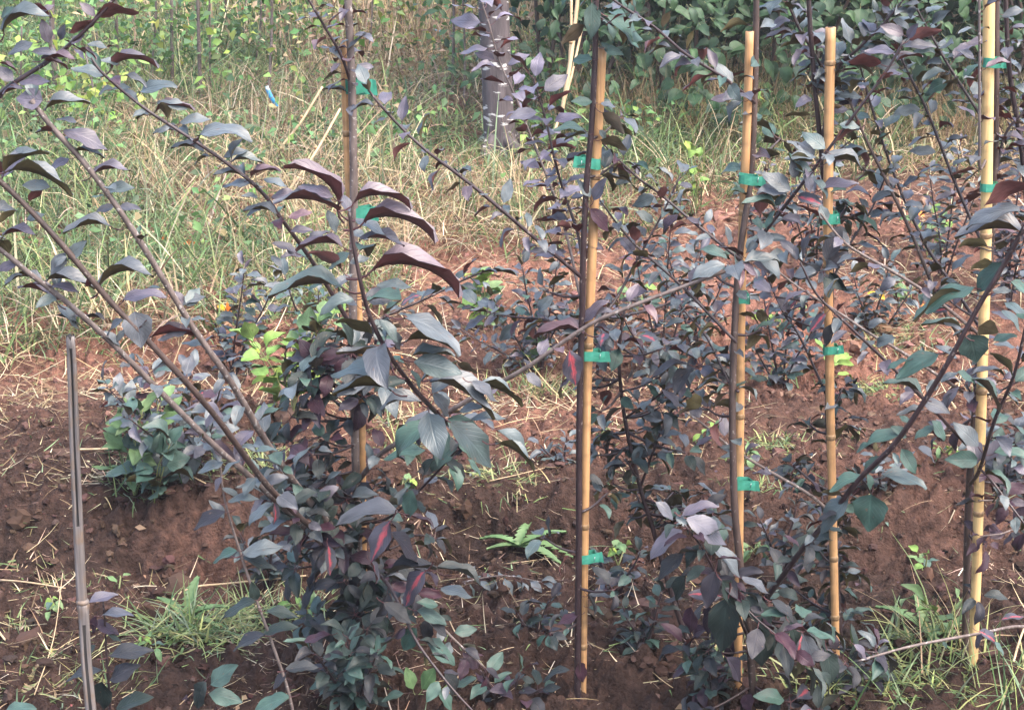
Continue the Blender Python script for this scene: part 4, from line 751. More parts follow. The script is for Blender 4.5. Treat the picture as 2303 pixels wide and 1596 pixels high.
# ---- fourth staked tree
t4 = tree(1886, 3.23, 'purple leaved tree on the orange tan stake second from the right')
tr4, p4 = trunk(t4, [(1892, ground_px(3.23) + 20), (1884, 1350), (1874, 1150), (1862, 930), (1868, 700), (1869, 570), (1856, 440), (1843, 300), (1832, 190), (1822, 60), (1815, -60)], 3.27, .0058, .0038, M_BARK_D)
e1, v1 = branch(t4, [(1846, 330, 3.26), (1866, 200, 3.3), (1830, 120, 3.3), (1795, 60, 3.3), (1769, 0, 3.3), (1750, -40, 3.3)], .0032, .0018, M_BARK_D)
e2, v2 = branch(t4, [(1846, 325, 3.26), (1880, 165, 3.28), (1930, 110, 3.26), (1990, 50, 3.25), (2040, -10, 3.25)], .0032, .0018, M_BARK_D)
e3, v3 = branch(t4, [(1876, 1160, 3.26), (1819, 1111, 3.2), (1735, 1062, 3.18), (1679, 1029, 3.17), (1645, 1007, 3.16), (1579, 952, 3.15), (1530, 920, 3.15)], .0034, .0016, M_BARK_G)
e4, v4 = branch(t4, [(1864, 900, 3.27), (1800, 760, 3.3), (1760, 700, 3.32), (1720, 610, 3.34)], .0026, .0014, M_BARK_D)
e5, v5 = branch(t4, [(1868, 640, 3.27), (1905, 560, 3.3), (1960, 470, 3.33), (1990, 400, 3.33)], .0026, .0014, M_BARK_D)
leafy(e1, v1, .25, 1, 26, .055, SLATE); leafy(e2, v2, .25, 1, 26, .055, {'grey': 5, 'purple': 1, 'green': 1}); leafy(e3, v3, .1, 1, 13, .046, {'purple': 3, 'grey': 2, 'wine': 1}); leafy(e4, v4, .2, 1, 16, .05, SLATE); leafy(e5, v5, .2, 1, 16, .052, SLATE)
leafy(tr4, p4[-28:-4], 0, 1, 20, .052, {'grey': 4, 'green': 2, 'purple': 1}, fw=.3)
for k in range(21):
    t = random.uniform(.04, .34); spurs(t4, p4, M_BARK_D, [(t, random.uniform(-.08, .07), random.uniform(.0, .09), random.uniform(-.03, .05), random.choice((6, 7, 8)), .046, {'dark': 4, 'grey': 3, 'green': 1, 'purple': .6})])
spurs(t4, p4, M_BARK_D, [(.38, -.08, .02, .02, 7, .046, {'purple': 2, 'grey': 1}), (.42, -.10, .0, .0, 6, .046, {'purple': 2, 'wine': 1}), (.47, -.07, .04, .03, 7, .05, SLATE), (.50, -.02, -.05, -.02, 6, .06, DARK), (.55, .04, .05, .04, 6, .05, SLATE), (.58, .05, .03, .0, 7, .05, {'green': 2, 'dark': 1}), (.66, .05, .03, .02, 7, .05, SLATE)])
S(tr4, 3.2, 2, 1, 960, 520, 850, 640, .8, 'patch', 0); S(tr4, 3.2, 2, 1, 1000, 590, 960, 740, .9, 'dark', 0); S(tr4, 3.19, 2, 1, 1020, 540, 1060, 650, .9, 'dark', 0)

# ---- fifth staked tree
t5 = tree(2180, 3.17, 'purple leaved tree tied to the thick pale yellow stake at the right')
tr5, p5 = trunk(t5, [(2168, ground_px(3.17) + 20), (2172, 1370), (2180, 1080), (2200, 850), (2222, 640), (2236, 420), (2240, 250), (2241, 80), (2241, -90)], 3.19, .0066, .0046, M_BARK_B)
f1, w1 = branch(t5, [(2212, 760, 3.19), (2103, 672, 3.12), (2010, 612, 3.08), (1922, 562, 3.06), (1886, 532, 3.05), (1845, 480, 3.05)], .0032, .0018, M_BARK_G)
f2, w2 = branch(t5, [(2195, 900, 3.19), (2029, 792, 3.12), (1960, 752, 3.1), (1896, 709, 3.1), (1796, 646, 3.1), (1735, 598, 3.1)], .0030, .0016, M_BARK_G)
f3, w3 = branch(t5, [(2184, 1010, 3.19), (2070, 890, 3.08), (1989, 809, 3.04), (1890, 715, 3.02), (1835, 659, 3.02), (1800, 590, 3.02)], .0032, .0016, M_BARK_D)
f4, w4 = branch(t5, [(2204, 830, 3.19), (2160, 760, 3.22), (2110, 672, 3.24), (2053, 532, 3.26), (1990, 400, 3.27), (1934, 284, 3.28), (1905, 210, 3.28)], .0040, .0022, M_BARK_B)
f5, w5 = branch(t5, [(2212, 750, 3.19), (2147, 648, 3.26), (2077, 542, 3.29), (2010, 390, 3.31), (1957, 231, 3.32), (1935, 150, 3.32)], .0034, .0018, M_BARK_D)
f6, w6 = branch(t5, [(2232, 590, 3.2), (2188, 502, 3.24), (2144, 401, 3.26), (2084, 247, 3.28), (2031, 140, 3.29), (1990, 30, 3.3)], .0034, .0018, M_BARK_D)
f7, w7 = branch(t5, [(2238, 320, 3.2), (2201, 254, 3.22), (2150, 175, 3.24), (2111, 110, 3.25), (2057, 10, 3.26), (2040, -40, 3.26)], .0030, .0016, M_BARK_D)
f8, w8 = branch(t5, [(2180, 1090, 3.18), (2203, 1055, 3.05), (2237, 944, 2.98), (2280, 844, 2.95), (2310, 720, 2.94), (2340, 600, 2.93)], .0036, .0022, M_BARK_D)
f9, w9 = branch(t5, [(2180, 1040, 3.19), (2216, 1065, 3.12), (2260, 1120, 3.08), (2310, 1185, 3.05), (2350, 1230, 3.05)], .0026, .0016, M_BARK_D)
f10, w10 = branch(t5, [(2239, 300, 3.19), (2206, 380, 3.12), (2203, 300, 3.1), (2203, 100, 3.1), (2202, -60, 3.1)], .0026, .0020, M_BARK_G)
f11, w11 = branch(t5, [(2237, 400, 3.19), (2262, 300, 3.2), (2310, 245, 3.2), (2350, 200, 3.2)], .0026, .0016, M_BARK_D)
for br, pa, n, L_, st in ((f1, w1, 10, .045, {'purple': 2, 'grey': 3}), (f2, w2, 9, .045, SLATE), (f3, w3, 11, .05, {'purple': 3, 'grey': 2}), (f4, w4, 16, .052, SLATE), (f5, w5, 18, .052, SLATE), (f6, w6, 26, .052, SLATE), (f7, w7, 24, .055, {'grey': 5, 'green': 1, 'purple': 1}), (f9, w9, 8, .048, {'wine': 2, 'grey': 2}), (f11, w11, 12, .05, PURP)):
    leafy(br, pa, .22, 1, n, L_, st)
leafy(f10, w10, .2, 1, 10, .045, {'purple': 2, 'red': 2, 'grey': 1})
leafy(f8, w8, .2, 1, 14, .068, {'green': 3, 'grey': 2, 'purple': 1})
leafy(tr5, p5[-26:-2], 0, 1, 22, .048, {'purple': 4, 'grey': 3, 'red': 1}, fw=.3)
spurs(t5, p5, M_BARK_D, [(.28, .06, -.05, .04, 8, .05, {'grey': 2, 'green': 2, 'dark': 2}), (.31, .10, -.02, .02, 8, .05, {'grey': 2, 'dark': 2}), (.26, .13, .0, .0, 7, .05, DARK), (.35, -.03, -.04, .04, 8, .05, {'purple': 3, 'wine': 1}), (.33, -.06, .0, -.03, 6, .045, {'purple': 2, 'wine': 2}), (.37, .07, -.04, .05, 6, .05, {'purple': 2, 'wine': 1, 'grey': 1}), (.20, .02, -.05, .0, 5, .05, {'wine': 3, 'dark': 1}), (.16, .01, -.04, .0, 4, .045, {'wine': 1, 'dark': 2}), (.45, -.08, .03, .05, 6, .05, SLATE), (.56, .06, .03, .03, 7, .05, SLATE), (.50, .10, .0, .03, 7, .05, {'grey': 3, 'purple': 2})])

# ---- neighbours cut by the picture's edges
t7 = tree(2420, 3.1, 'young tree past the right edge, only grey stem and low twig in view')
tr7, p7 = trunk(t7, [(2400, ground_px(3.1) + 20), (2390, 1300), (2360, 900), (2320, 560), (2297, 334), (2271, 167), (2261, 0), (2256, -90)], 3.3, .0060, .0034, M_BARK_D)
h1, x1 = branch(t7, [(2398, 1440, 3.29), (2303, 1408, 3.12), (2202, 1424, 3.0), (2069, 1448, 2.95), (1990, 1468, 2.93), (1929, 1486, 2.92)], .0032, .0020, M_BARK_G)
leafy(tr7, p7[18:-2], 0, 1, 34, .052, {'purple': 4, 'grey': 3, 'red': .5}, fw=.3)
for (bx, by, tx, ty, f, s, ar) in [(2000, 1060, 2150, 1130, .7, 'patch', 1), (2150, 980, 2310, 930, .5, 'patch', 1), (2020, 1080, 1960, 1180, .7, 'purple', 1), (2100, 1130, 2180, 1210, .5, 'green', 1), (1750, 1140, 1810, 1200, .5, 'green', 1)]: S(h1, 2.97, 2, 2, bx, by, tx, ty, f, s, ar)
h2, x2 = branch(t7, [(2375, 1100, 3.3), (2303, 1130, 3.2), (2240, 1125, 3.15), (2200, 1125, 3.12)], .0026, .0014, M_BARK_G); leafy(h2, x2, .2, 1, 7, .045, {'wine': 2, 'dark': 1})
h3, x3 = branch(t7, [(2384, 1240, 3.3), (2303, 1190, 3.2), (2250, 1200, 3.15), (2205, 1205, 3.12)], .0022, .0012, M_BARK_G); leafy(h3, x3, .2, 1, 6, .04, {'wine': 2, 'dark': 1})

t0 = tree(-260, 2.9, 'young tree past the left edge, one leafy shoot reaching into the top corner')
tr0, p0 = trunk(t0, [(-270, ground_px(2.9) + 20), (-260, 1100), (-240, 700), (-220, 400), (-210, 100), (-205, -200)], 2.9, .0085, .0060, M_BARK_G)
k1, z1 = branch(t0, [(-220, 400, 2.9), (-120, 310, 2.8), (-20, 235, 2.72), (20, 195, 2.7), (120, 130, 2.7), (190, 70, 2.69), (255, 0, 2.69), (290, -40, 2.69)], .0042, .0024, M_BARK_D)
for (bx, by, tx, ty, f, s, ar) in [(20, 210, 280, 130, .45, 'grey', 3), (330, 290, 285, 130, .9, 'purple', 0), (225, 290, 45, 335, .65, 'grey', 1), (645, 150, 455, 185, -.55, 'red', 1), (640, 110, 910, 95, -.5, 'red', 2), (640, 110, 535, 15, .9, 'purple', 0), (480, 300, 560, 225, .8, 'purple', 1), (590, 300, 725, 300, .6, 'grey', 1), (280, 400, 495, 345, -.4, 'red', 1), (290, 410, 445, 465, -.35, 'red', 2), (110, 480, 0, 395, -.45, 'red', 1), (90, 545, -40, 440, .95, 'purple', 0), (130, 560, 330, 510, .5, 'purple', 1), (390, 370, 215, 320, .7, 'purple', 1), (20, 640, 160, 605, .35, 'purple', 2), (410, 270, 420, 175, .8, 'purple', 1), (540, 330, 640, 400, -.4, 'red', 2), (700, 10, 640, -40, .5, 'red', 1), (330, 100, 230, 10, -.6, 'red', 1), (280, 80, 360, 20, .7, 'purple', 1), (720, 320, 770, 300, -.5, 'red', 1), (10, 120, 70, 40, .6, 'green', 1), (500, 330, 590, 390, .5, 'purple', 1)]:
    S(k1, 2.69, 0, 0, bx, by, tx, ty, f, s, ar)
k2, z2 = branch(t0, [(-235, 620, 2.9), (-100, 560, 2.8), (-40, 460, 2.75), (0, 400, 2.73)], .003, .002, M_BARK_D); leafy(k2, z2, .4, 1, 6, .06, SLATE)

# thin sapling and sprouts at the lower left
s1_ = tree(672, 2.9, 'thin grey whip with broad dark leaves in the lower left foreground', 'sapling', None)
ts1, ps1 = trunk(s1_, [(676, ground_px(2.9) + 12), (650, 1560), (610, 1440), (570, 1330), (540, 1240), (512, 1150), (500, 1090), (496, 1050)], 2.9, .0030, .0016, M_BARK_G)
for (j, bx, by, tx, ty, f, s, ar) in [(2, 1420, 1420, 1595, 1285, .9, 'green', 0), (2, 1410, 1480, 1635, 1535, .9, 'green', 0), (2, 1380, 1400, 1290, 1590, .8, 'dark', 1), (2, 1790, 1090, 1540, 1145, .6, 'dark', 1), (2, 1720, 870, 1700, 730, .9, 'dark', 0), (2, 1720, 850, 1480, 930, .5, 'dark', 1), (2, 1950, 1500, 1690, 1570, .7, 'green', 1), (2, 1930, 1320, 2135, 1270, .7, 'dark', 1), (2, 1930, 1340, 1840, 1450, .8, 'dark', 0), (2, 1600, 520, 1415, 570, .6, 'green', 1), (2, 1640, 540, 1890, 450, .7, 'grey', 1), (2, 1520, 260, 1280, 340, .7, 'dark', 1), (2, 1510, 300, 1430, 170, .8, 'grey', 1), (2, 1620, 560, 1870, 600, .5, 'dark', 1), (2, 1540, 190, 1740, 130, .5, 'grey', 1), (2, 1490, 20, 1440, 110, .7, 'purple', 1), (2, 1510, 10, 1540, -50, .7, 'purple', 1), (2, 1500, 100, 1660, 180, .5, 'grey', 1), (2, 1780, 1080, 1990, 990, .6, 'dark', 1), (2, 1800, 920, 2000, 930, .6, 'dark', 1)]:
    S(ts1, 2.89 + random.uniform(-.04, .02), 0, j, bx, by, tx, ty, f, s, ar)
s0_ = tree(240, 2.95, 'low dusky purple sprout right beside the weathered grey cane', 'sapling', None)
ts0, ps0 = trunk(s0_, [(250, ground_px(2.95) + 10), (246, 1560), (240, 1480), (236, 1400), (232, 1350)], 2.95, .0026, .0014, M_BARK_D)
for (bx, by, tx, ty, f, s, ar) in [(600, 865, 785, 785, .7, 'purple', 1), (690, 950, 885, 915, .5, 'purple', 1), (740, 1225, 1020, 1145, .65, 'dark', 1), (690, 1330, 435, 1345, .55, 'dark', 1), (740, 1390, 905, 1275, .75, 'dark', 1), (690, 1400, 690, 1600, .9, 'dark', 0), (790, 1590, 990, 1470, .65, 'dark', 1), (30, 1600, 220, 1545, .6, 'green', 1), (620, 1010, 820, 1050, .7, 'wine', 1), (650, 960, 620, 1080, .7, 'wine', 0), (700, 1060, 830, 1110, .6, 'dark', 1), (640, 1150, 560, 1250, .6, 'dark', 1)]:
    S(ts0, 2.94, 0, 2, bx, by, tx, ty, f, s, ar)

# ================================================================== second row: small slate leaved saplings on the red soil
def second(px, py, stems, label, sets=SLATE, L=.046, mat=None):
    """(px,py) foot; stems: list of (tip dx, tip dy in sight units, leaves)"""
    g = G(px, py); Y = g.y; root = empty('young_tree', g, label, 'tree', 'small slate leaved saplings in the second row')
    for dx, dy, n, dd in stems:
        pts = [(px, py + 8, Y), (px + dx * .35 + random.uniform(-8, 8), py + dy * .4, Y + dd * .4), (px + dx * .75, py + dy * .75, Y + dd * .8), (px + dx, py + dy, Y + dd)]
        b, pa = branch(root, pts, .0034, .0014, mat or M_BARK_D); leafy(b, pa, .2, 1, int(n * 1.25), L * 1.1, sets, flat=.6)
    return root
second(440, 1060, [(-200, -190, 22, -.1), (-110, -230, 20, 0), (-20, -220, 20, .1), (60, -200, 16, -.1), (-150, -120, 16, -.2), (40, -110, 14, -.2)], 'bushy slate leaved sapling behind the three long left branches', L=.052)
second(520, 870, [(30, -270, 20, 0), (100, -240, 18, 0), (-30, -130, 10, 0)], 'thin second row sapling with dark twigs left of the leftmost stake', L=.048)
second(735, 900, [(-20, -250, 18, 0), (-95, -280, 16, -.1), (30, -200, 14, 0), (-60, -120, 14, -.1)], 'slate sapling just left of the leftmost stake, beside lime weeds', {'grey': 3, 'green': 3}, L=.05)
second(1215, 850, [(-110, -180, 22, 0), (40, -270, 22, 0), (-40, -250, 20, 0), (-180, -110, 14, 0), (60, -170, 16, 0)], 'slate sapling on red soil left of the lone middle stake', L=.044)
second(1480, 870, [(-50, -300, 22, 0), (30, -380, 24, 0), (90, -300, 22, 0), (-90, -180, 16, -.1), (140, -180, 18, 0)], 'slate sapling behind the gap right of the lone middle stake', L=.044)
second(1560, 800, [(-60, -240, 18, 0), (20, -290, 18, 0), (70, -180, 16, 0)], 'far slate sapling on red soil left of the cut topped stake', L=.042)
second(1760, 900, [(-50, -270, 20, 0), (40, -300, 20, 0), (80, -190, 18, -.1), (-80, -150, 14, 0)], 'slate sapling between the cut topped stake and its right neighbour', {'grey': 3, 'purple': 2, 'green': 1}, L=.044)
second(1960, 790, [(-40, -170, 16, 0), (40, -200, 18, 0), (90, -140, 14, 0), (-20, -90, 10, 0)], 'small bluish sapling right of the orange tan stake', {'grey': 1}, L=.046)
second(2120, 640, [(-30, -260, 18, 0), (40, -320, 20, 0), (80, -220, 16, 0), (-60, -140, 12, 0)], 'pale slate sapling left of the pale yellow stake near the grass', {'grey': 3, 'purple': 2}, L=.044)
second(2270, 700, [(-30, -320, 24, 0), (30, -380, 26, 0), (60, -260, 20, 0), (-10, -180, 16, 0)], 'lilac tinted sapling right of the pale yellow stake', {'purple': 4, 'grey': 2}, L=.044)
second(1835, 620, [(-30, -250, 18, 0), (30, -270, 18, 0), (60, -150, 12, 0), (-60, -170, 14, 0)], 'slate sapling just behind the orange tan stake', L=.044)
second(1700, 560, [(-40, -170, 14, 0), (30, -200, 14, 0), (70, -120, 10, 0)], 'low slate sapling at the grass edge right of the cut topped stake', L=.042)
second(2255, 1130, [(-60, -170, 18, 0), (30, -160, 18, -.05), (70, -120, 14, 0), (-20, -90, 12, 0)], 'dark low sapling behind the foot of the pale yellow stake', {'dark': 3, 'grey': 3, 'purple': 2}, L=.044)
second(1990, 1130, [(-60, -60, 10, 0), (40, -90, 10, 0), (-20, -110, 10, 0)], 'tiny dark sprout on bare soil right of the orange tan stake', {'dark': 1, 'grey': 1}, L=.035)
second(1195, 1440, [(40, -90, 7, 0), (80, -50, 6, 0), (-30, -60, 5, 0)], 'low sprout with few dark leaves left of the lone middle stake foot', {'green': 2, 'dark': 2}, L=.038)
second(1265, 1060, [(-50, -60, 8, 0), (10, -80, 8, 0)], 'small slate sprout just left of the lone middle stake', {'grey': 1}, L=.036)
second(1440, 1480, [(-40, -120, 7, 0), (50, -150, 8, 0), (10, -60, 6, 0)], 'sparse dark sprout on soil right of the lone middle stake foot', {'green': 2, 'dark': 3}, L=.042)
second(1600, 1590, [(-60, -140, 9, -.05), (-10, -110, 9, -.05), (40, -90, 8, 0)], 'wine dark sprout in front of the cut topped stake', {'wine': 3, 'dark': 3, 'green': 1}, L=.046)
second(1130, 1596, [(-50, -90, 7, 0), (40, -80, 7, 0), (90, -50, 6, 0)], 'dark wine leaved sprout at the bottom edge in the middle', {'wine': 2, 'dark': 2, 'green': 1}, L=.046)
second(800, 1600, [(-90, -130, 12, -.1), (-20, -170, 14, -.1), (50, -140, 12, -.1)], 'dark green leafy sprout at the bottom edge below the leftmost stake', {'dark': 3, 'green': 2}, L=.05)
second(1060, 1180, [(-50, -70, 9, 0), (40, -80, 9, 0), (-10, -110, 9, 0)], 'low dusky sprout above the soil lip right of the large leaf', {'dark': 2, 'grey': 2, 'wine': 1}, L=.036)
second(1390, 1350, [(-40, -90, 9, 0), (50, -110, 9, 0)], 'low dusky sprout between the lone middle stake and the unstaked stem', {'dark': 3, 'purple': 1}, L=.038)
second(1760, 1280, [(-50, -110, 10, 0), (30, -140, 10, 0), (60, -70, 8, 0)], 'dusky sprout on soil left of the orange tan stake foot', {'dark': 3, 'purple': 1, 'grey': 1}, L=.04)
second(600, 1330, [(-60, -130, 10, 0), (20, -170, 12, 0), (80, -110, 10, 0)], 'dark bluish sprout left of the leftmost stake foot', {'dark': 3, 'grey': 2}, L=.048)
second(1950, 1560, [(-70, -90, 9, 0), (20, -110, 9, 0)], 'dusky sprout low in the grass at the bottom right', {'dark': 3, 'purple': 2}, L=.044)
# withered leaves on the soil between
def withered(px, py, n, spread, label):
    g = G(px, py); root = empty('withered_sprig', g, label, 'plant')
    pa = resample([g + Vector((-spread * .5, 0, .012)), g + Vector((0, .01, .022)), g + Vector((spread * .5, 0, .012))], 4); b = tube_obj('stem', root, pa, .0016, .001, M_BARK_G, 5); leafy(b, pa, 0, 1, n, .04, {'grey': 1, 'purple': .4}, droop=.5)
withered(1130, 1345, 12, .16, 'withered grey sprig lying on dark soil near the bottom middle')

# ================================================================== weeds
def weed(px, py, h, n, L, s, label, kind='heart', spread=60, stems=4):
    g = G(px, py); root = empty('weed', g, label, 'weed', 'green weeds among the rows'); Y = g.y
    for k in range(stems):
        dx = random.uniform(-1, 1) * spread; tp = P(px + dx, py - h * random.uniform(.6, 1.05), Y + random.uniform(-.08, .08))
        pa = resample([g, g.lerp(tp, .5) + Vector((random.uniform(-.01, .01), 0, .02)), tp], 4); b = tube_obj('stem', root, pa, .002, .001, M_PETG, 5); leafy(b, pa, .25, 1, max(2, n // stems), L, s, kind=kind, flat=.5)
weed(655, 960, 270, 44, .066, {'lime': 4, 'weed': 3}, 'yellow green round leaved weed left of the leftmost stake', spread=100, stems=6)
weed(305, 1110, 210, 26, .078, {'weed': 1}, 'pale sage green weed with oval leaves below the long left branches', 'apple', 75, 5)
weed(350, 1140, 140, 16, .08, {'green': 1}, 'dark blue green broad leaved weed beneath the sage green one', 'heart', 90, 4)
weed(1090, 745, 140, 22, .062, {'weed': 2, 'lime': 3}, 'bright green weed on red soil left of the lone middle stake', spread=60)
weed(1205, 850, 80, 10, .05, {'weed': 3, 'lime': 1}, 'small fresh green weed under the crossing grey branch', spread=35)
weed(1565, 480, 140, 12, .05, {'lime': 1}, 'lime green sprout at the grass edge left of the cut topped stake', spread=45, stems=3)
weed(700, 680, 70, 9, .045, {'lime': 1}, 'small yellow green sprig behind the leftmost stake', spread=50, stems=3)
weed(1760, 760, 90, 10, .045, {'lime': 2, 'weed': 2}, 'pale green weed right of the cut topped stake', spread=45)
weed(2090, 600, 130, 16, .04, {'weed': 3, 'lime': 1}, 'bright small leaved weed on red soil left of the pale yellow stake', spread=45)
weed(1430, 720, 70, 10, .042, {'weed': 3, 'lime': 1}, 'light green weed just right of the lone middle stake', spread=40)
weed(2050, 700, 60, 8, .04, {'weed': 1}, 'green seedling on soil under the long right shoot', spread=40)
weed(270, 1350, 60, 3, .03, {'weed': 1}, 'single pale seedling on dark soil right of the grey cane', 'apple', 12, 1)
weed(2130, 1440, 90, 10, .07, {'weed': 2, 'lime': 1}, 'broad bladed green weed at the foot of the pale yellow stake', 'lance', 70, 4)
weed(1870, 890, 100, 6, .09, {'lime': 1}, 'pale grassy weed beside the orange tan stake', 'lance', 18, 3)
weed(1700, 1290, 60, 6, .045, {'weed': 1}, 'small jagged green weed right of the cut topped stake', 'apple', 25, 3)
weed(1680, 1050, 40, 5, .04, {'lime': 1, 'weed': 1}, 'tiny bright weed beside the lowest tie of the cut topped stake', 'apple', 30, 3)
weed(690, 1420, 70, 14, .045, {'weed': 3, 'lime': 1}, 'pale downy weed lying over soil left of the leftmost stake foot', 'lance', 70, 5)

SEED = [(560, 1180, 'left of the three long branches'), (905, 1120, 'below the shoot of large leaves'), (1010, 1190, 'just above the soil lip'), (1240, 1180, 'close left of the lone middle stake'), (1390, 1250, 'right of the lone middle stake'), (1540, 1150, 'under the dense unstaked sapling'), (1780, 1180, 'left of the orange tan stake foot'), (1980, 1220, 'on the bare soil right of the orange tan stake'), (2080, 1270, 'on the bare soil left of the pale yellow stake'), (120, 1400, 'left of the grey cane'), (330, 1470, 'between the grey cane and the thin whip'), (1010, 850, 'on red soil left of the crossing grey branch'), (1370, 1000, 'just right of the lone middle stake at mid height'), (1600, 1000, 'left of the cut topped stake at mid height'), (1930, 1010, 'right of the orange tan stake at mid height'), (2120, 1060, 'on soil below the big green shoot')]
for px_, py_, wh in SEED:
    weed(px_, py_, random.uniform(18, 40), random.choice((5, 6, 8)), random.uniform(.022, .034), {'weed': 3, 'lime': 1, 'green': 1}, 'tiny green seedling ' + wh, random.choice(('apple', 'lance', 'heart')), 22, 2)
# toothed dandelion rosettes
def dandelion(px, py, leaves, label):
    g = G(px, py); root = empty('dandelion', g, label, 'weed')
    for az, L, lift, bend in leaves:
        L *= .8; V = []; F = []; rows = 17; d = Vector((math.cos(az), math.sin(az), 0)); sd_ = Vector((-d.y, d.x, 0)); p = Vector((0, 0, .006)); ang = lift
        for i in range(rows):
            t = i / (rows - 1); wv = L * .085 * (.25 + 1.1 * math.sin(math.pi * min(1, .12 + t * .86))) * (1.0 if i % 2 else .5) + .0015
            if i: ang -= bend / rows; p = p + (d * math.cos(ang) + Vector((0, 0, math.sin(ang)))) * (L / rows)
            back = d * (-.012 if i % 2 else 0)
            for u in (-1, 0, 1): V.append(p + sd_ * wv * u + (back if u else Vector((0, 0, -.0015))) + Vector((0, 0, .003 * abs(u))))
        n0 = len(V); V += [v - Vector((0, 0, .0008)) for v in V]
        for i in range(rows - 1):
            for k in (0, 1):
                a = i * 3 + k; F.append((a, a + 1, a + 4, a + 3)); F.append((n0 + a + 3, n0 + a + 4, n0 + a + 1, n0 + a))
        link('leaf', mesh_py('dandelion_leaf', V, F, LS['weed'][0]), root, origin=g)
dandelion(1165, 1262, [(-.15, .17, .5, 1.3), (.25, .15, .6, .8), (2.9, .12, .7, 1.2), (3.6, .10, .4, .6), (1.2, .12, .9, 1.2), (-.7, .16, .4, .9)], 'uprooted toothed dandelion on the soil lip left of the lone middle stake')
dandelion(2080, 1440, [(.1, .14, .5, .8), (2.6, .15, .9, 1.2), (-.5, .12, .5, .7), (1.7, .12, 1.0, .8)], 'toothed green weed hanging over a dark hollow near the right stake')
dandelion(420, 1400, [(.1, .12, .9, 1.2), (1.4, .14, 1.1, 1.0), (2.5, .12, .8, 1.0), (-.6, .12, .6, 1.0)], 'toothed weed in the grassy tuft of the lower left')

# grass tufts standing on the tilled soil
def tuft(px, py, n, spread, l0, l1, cols, label, lean=.35, wd=.0035):
    g = G(px, py); x = g.x + rng.normal(0, spread, n); y = g.y + rng.normal(0, spread * .6, n); z = h_base(x, y) - .004
    V, F, C = blades(np.stack([x, y, z], -1), rng.uniform(0, 6.28, n), np.abs(rng.normal(lean, .3, n)), rng.uniform(.2, 1.5, n), rng.uniform(l0, l1, n), rng.uniform(.6, 1.3, n) * wd, pick(cols, [1] * len(cols), n, .22))
    V = V - np.array(g[:]); o = link('grass_tuft', mesh_np('grass_tuft', V, F, M_GRASS, C), origin=g); tag(o, label, 'grass', 'grass tufts on the tilled soil')
YG = GRNC + [(.38, .40, .16), (.33, .33, .15)]
tuft(1215, 905, 170, .05, .05, .13, GRNC + [(.30, .30, .13)], 'upright green grass tuft under the crossing grey branch')
tuft(1130, 905, 60, .06, .04, .10, YG, 'short yellowish grass left of the upright green tuft')
tuft(430, 1430, 230, .055, .05, .15, YG, 'bright sprawling grass tuft in the lower left foreground', .7, .0045)
tuft(540, 1400, 150, .06, .05, .13, YG, 'flattened pale grass behind the thin grey whip', .9)
tuft(640, 1385, 170, .05, .05, .12, YG, 'pale grass and stalks left of the leftmost stake foot', .8)
tuft(215, 1235, 60, .035, .03, .07, GRNC, 'small green tuft just right of the grey cane', .6)
tuft(110, 1270, 120, .06, .03, .09, YG + DRYC, 'sparse drying tuft left of the grey cane', .9)
tuft(330, 1100, 70, .06, .06, .16, GRNC, 'dark grass showing through the sage green weed', .4)
tuft(960, 1010, 90, .06, .05, .13, YG, 'fresh grass patch below the shoot of large leaves', .7)
tuft(1130, 1085, 140, .06, .05, .13, YG, 'cut pale green weeds on soil right of the large leaf', 1.0)
tuft(1260, 1085, 35, .025, .03, .06, YG, 'little pale tuft left of the lone middle stake', .6)
tuft(860, 960, 70, .06, .06, .14, YG + DRYC, 'grass tuft behind the leftmost stake at mid height', .7)
tuft(1940, 890, 160, .06, .03, .09, YG, 'thin trampled grass right of the orange tan stake', .8)
tuft(2030, 820, 180, .07, .03, .10, YG + DRYC, 'pale grass patch under the long right branches', .8)
tuft(1750, 1010, 170, .06, .03, .08, YG, 'yellowish moss like grass right of the cut topped stake', .7)
tuft(2010, 1560, 220, .08, .05, .15, YG, 'sprawling green grass at the bottom right', .8, .004)
tuft(2230, 1570, 150, .09, .06, .17, YG, 'dense grass at the foot of the pale yellow stake', .5, .004)
tuft(2060, 1460, 90, .05, .05, .14, YG, 'broad fresh grass overhanging the dark hollow at the lower right', .6, .0055)
tuft(2140, 1500, 30, .05, .14, .30, DRYC + YG, 'tall seeding grass stems before the pale yellow stake', .12, .003)
tuft(1820, 1560, 40, .05, .05, .13, YG, 'green blades poking out below the dark low leaves', .4, .005)
tuft(60, 1480, 210, .08, .04, .12, DRYC + YG, 'dry matted tuft in the bottom left corner', 1.0)
tuft(95, 1550, 240, .07, .04, .13, DRYC + DRYC + YG, 'yellowed straw heap at the very bottom left', 1.1)
tuft(35, 1400, 120, .06, .04, .11, DRYC + YG, 'loose straw at the left edge below the red soil', 1.1)
tuft(270, 1190, 110, .06, .03, .10, DRYC, 'pale straw wisps on soil right of the grey cane top', 1.2)
tuft(240, 1560, 40, .05, .04, .12, YG, 'thin flowering stems beside the grey cane foot', .3, .003)
tuft(1700, 1160, 40, .04, .03, .08, YG, 'short grass beside the lowest tie of the cut topped stake', .6)
tuft(1620, 1470, 30, .03, .04, .10, YG, 'few pale blades behind the dark low leaves', .6)
tuft(590, 1060, 70, .05, .06, .14, GRNC + YG, 'grass between the long left branches and the leftmost stake', .5)
tuft(1720, 860, 50, .05, .04, .12, YG, 'yellow green blades behind the cut topped stake', .5)

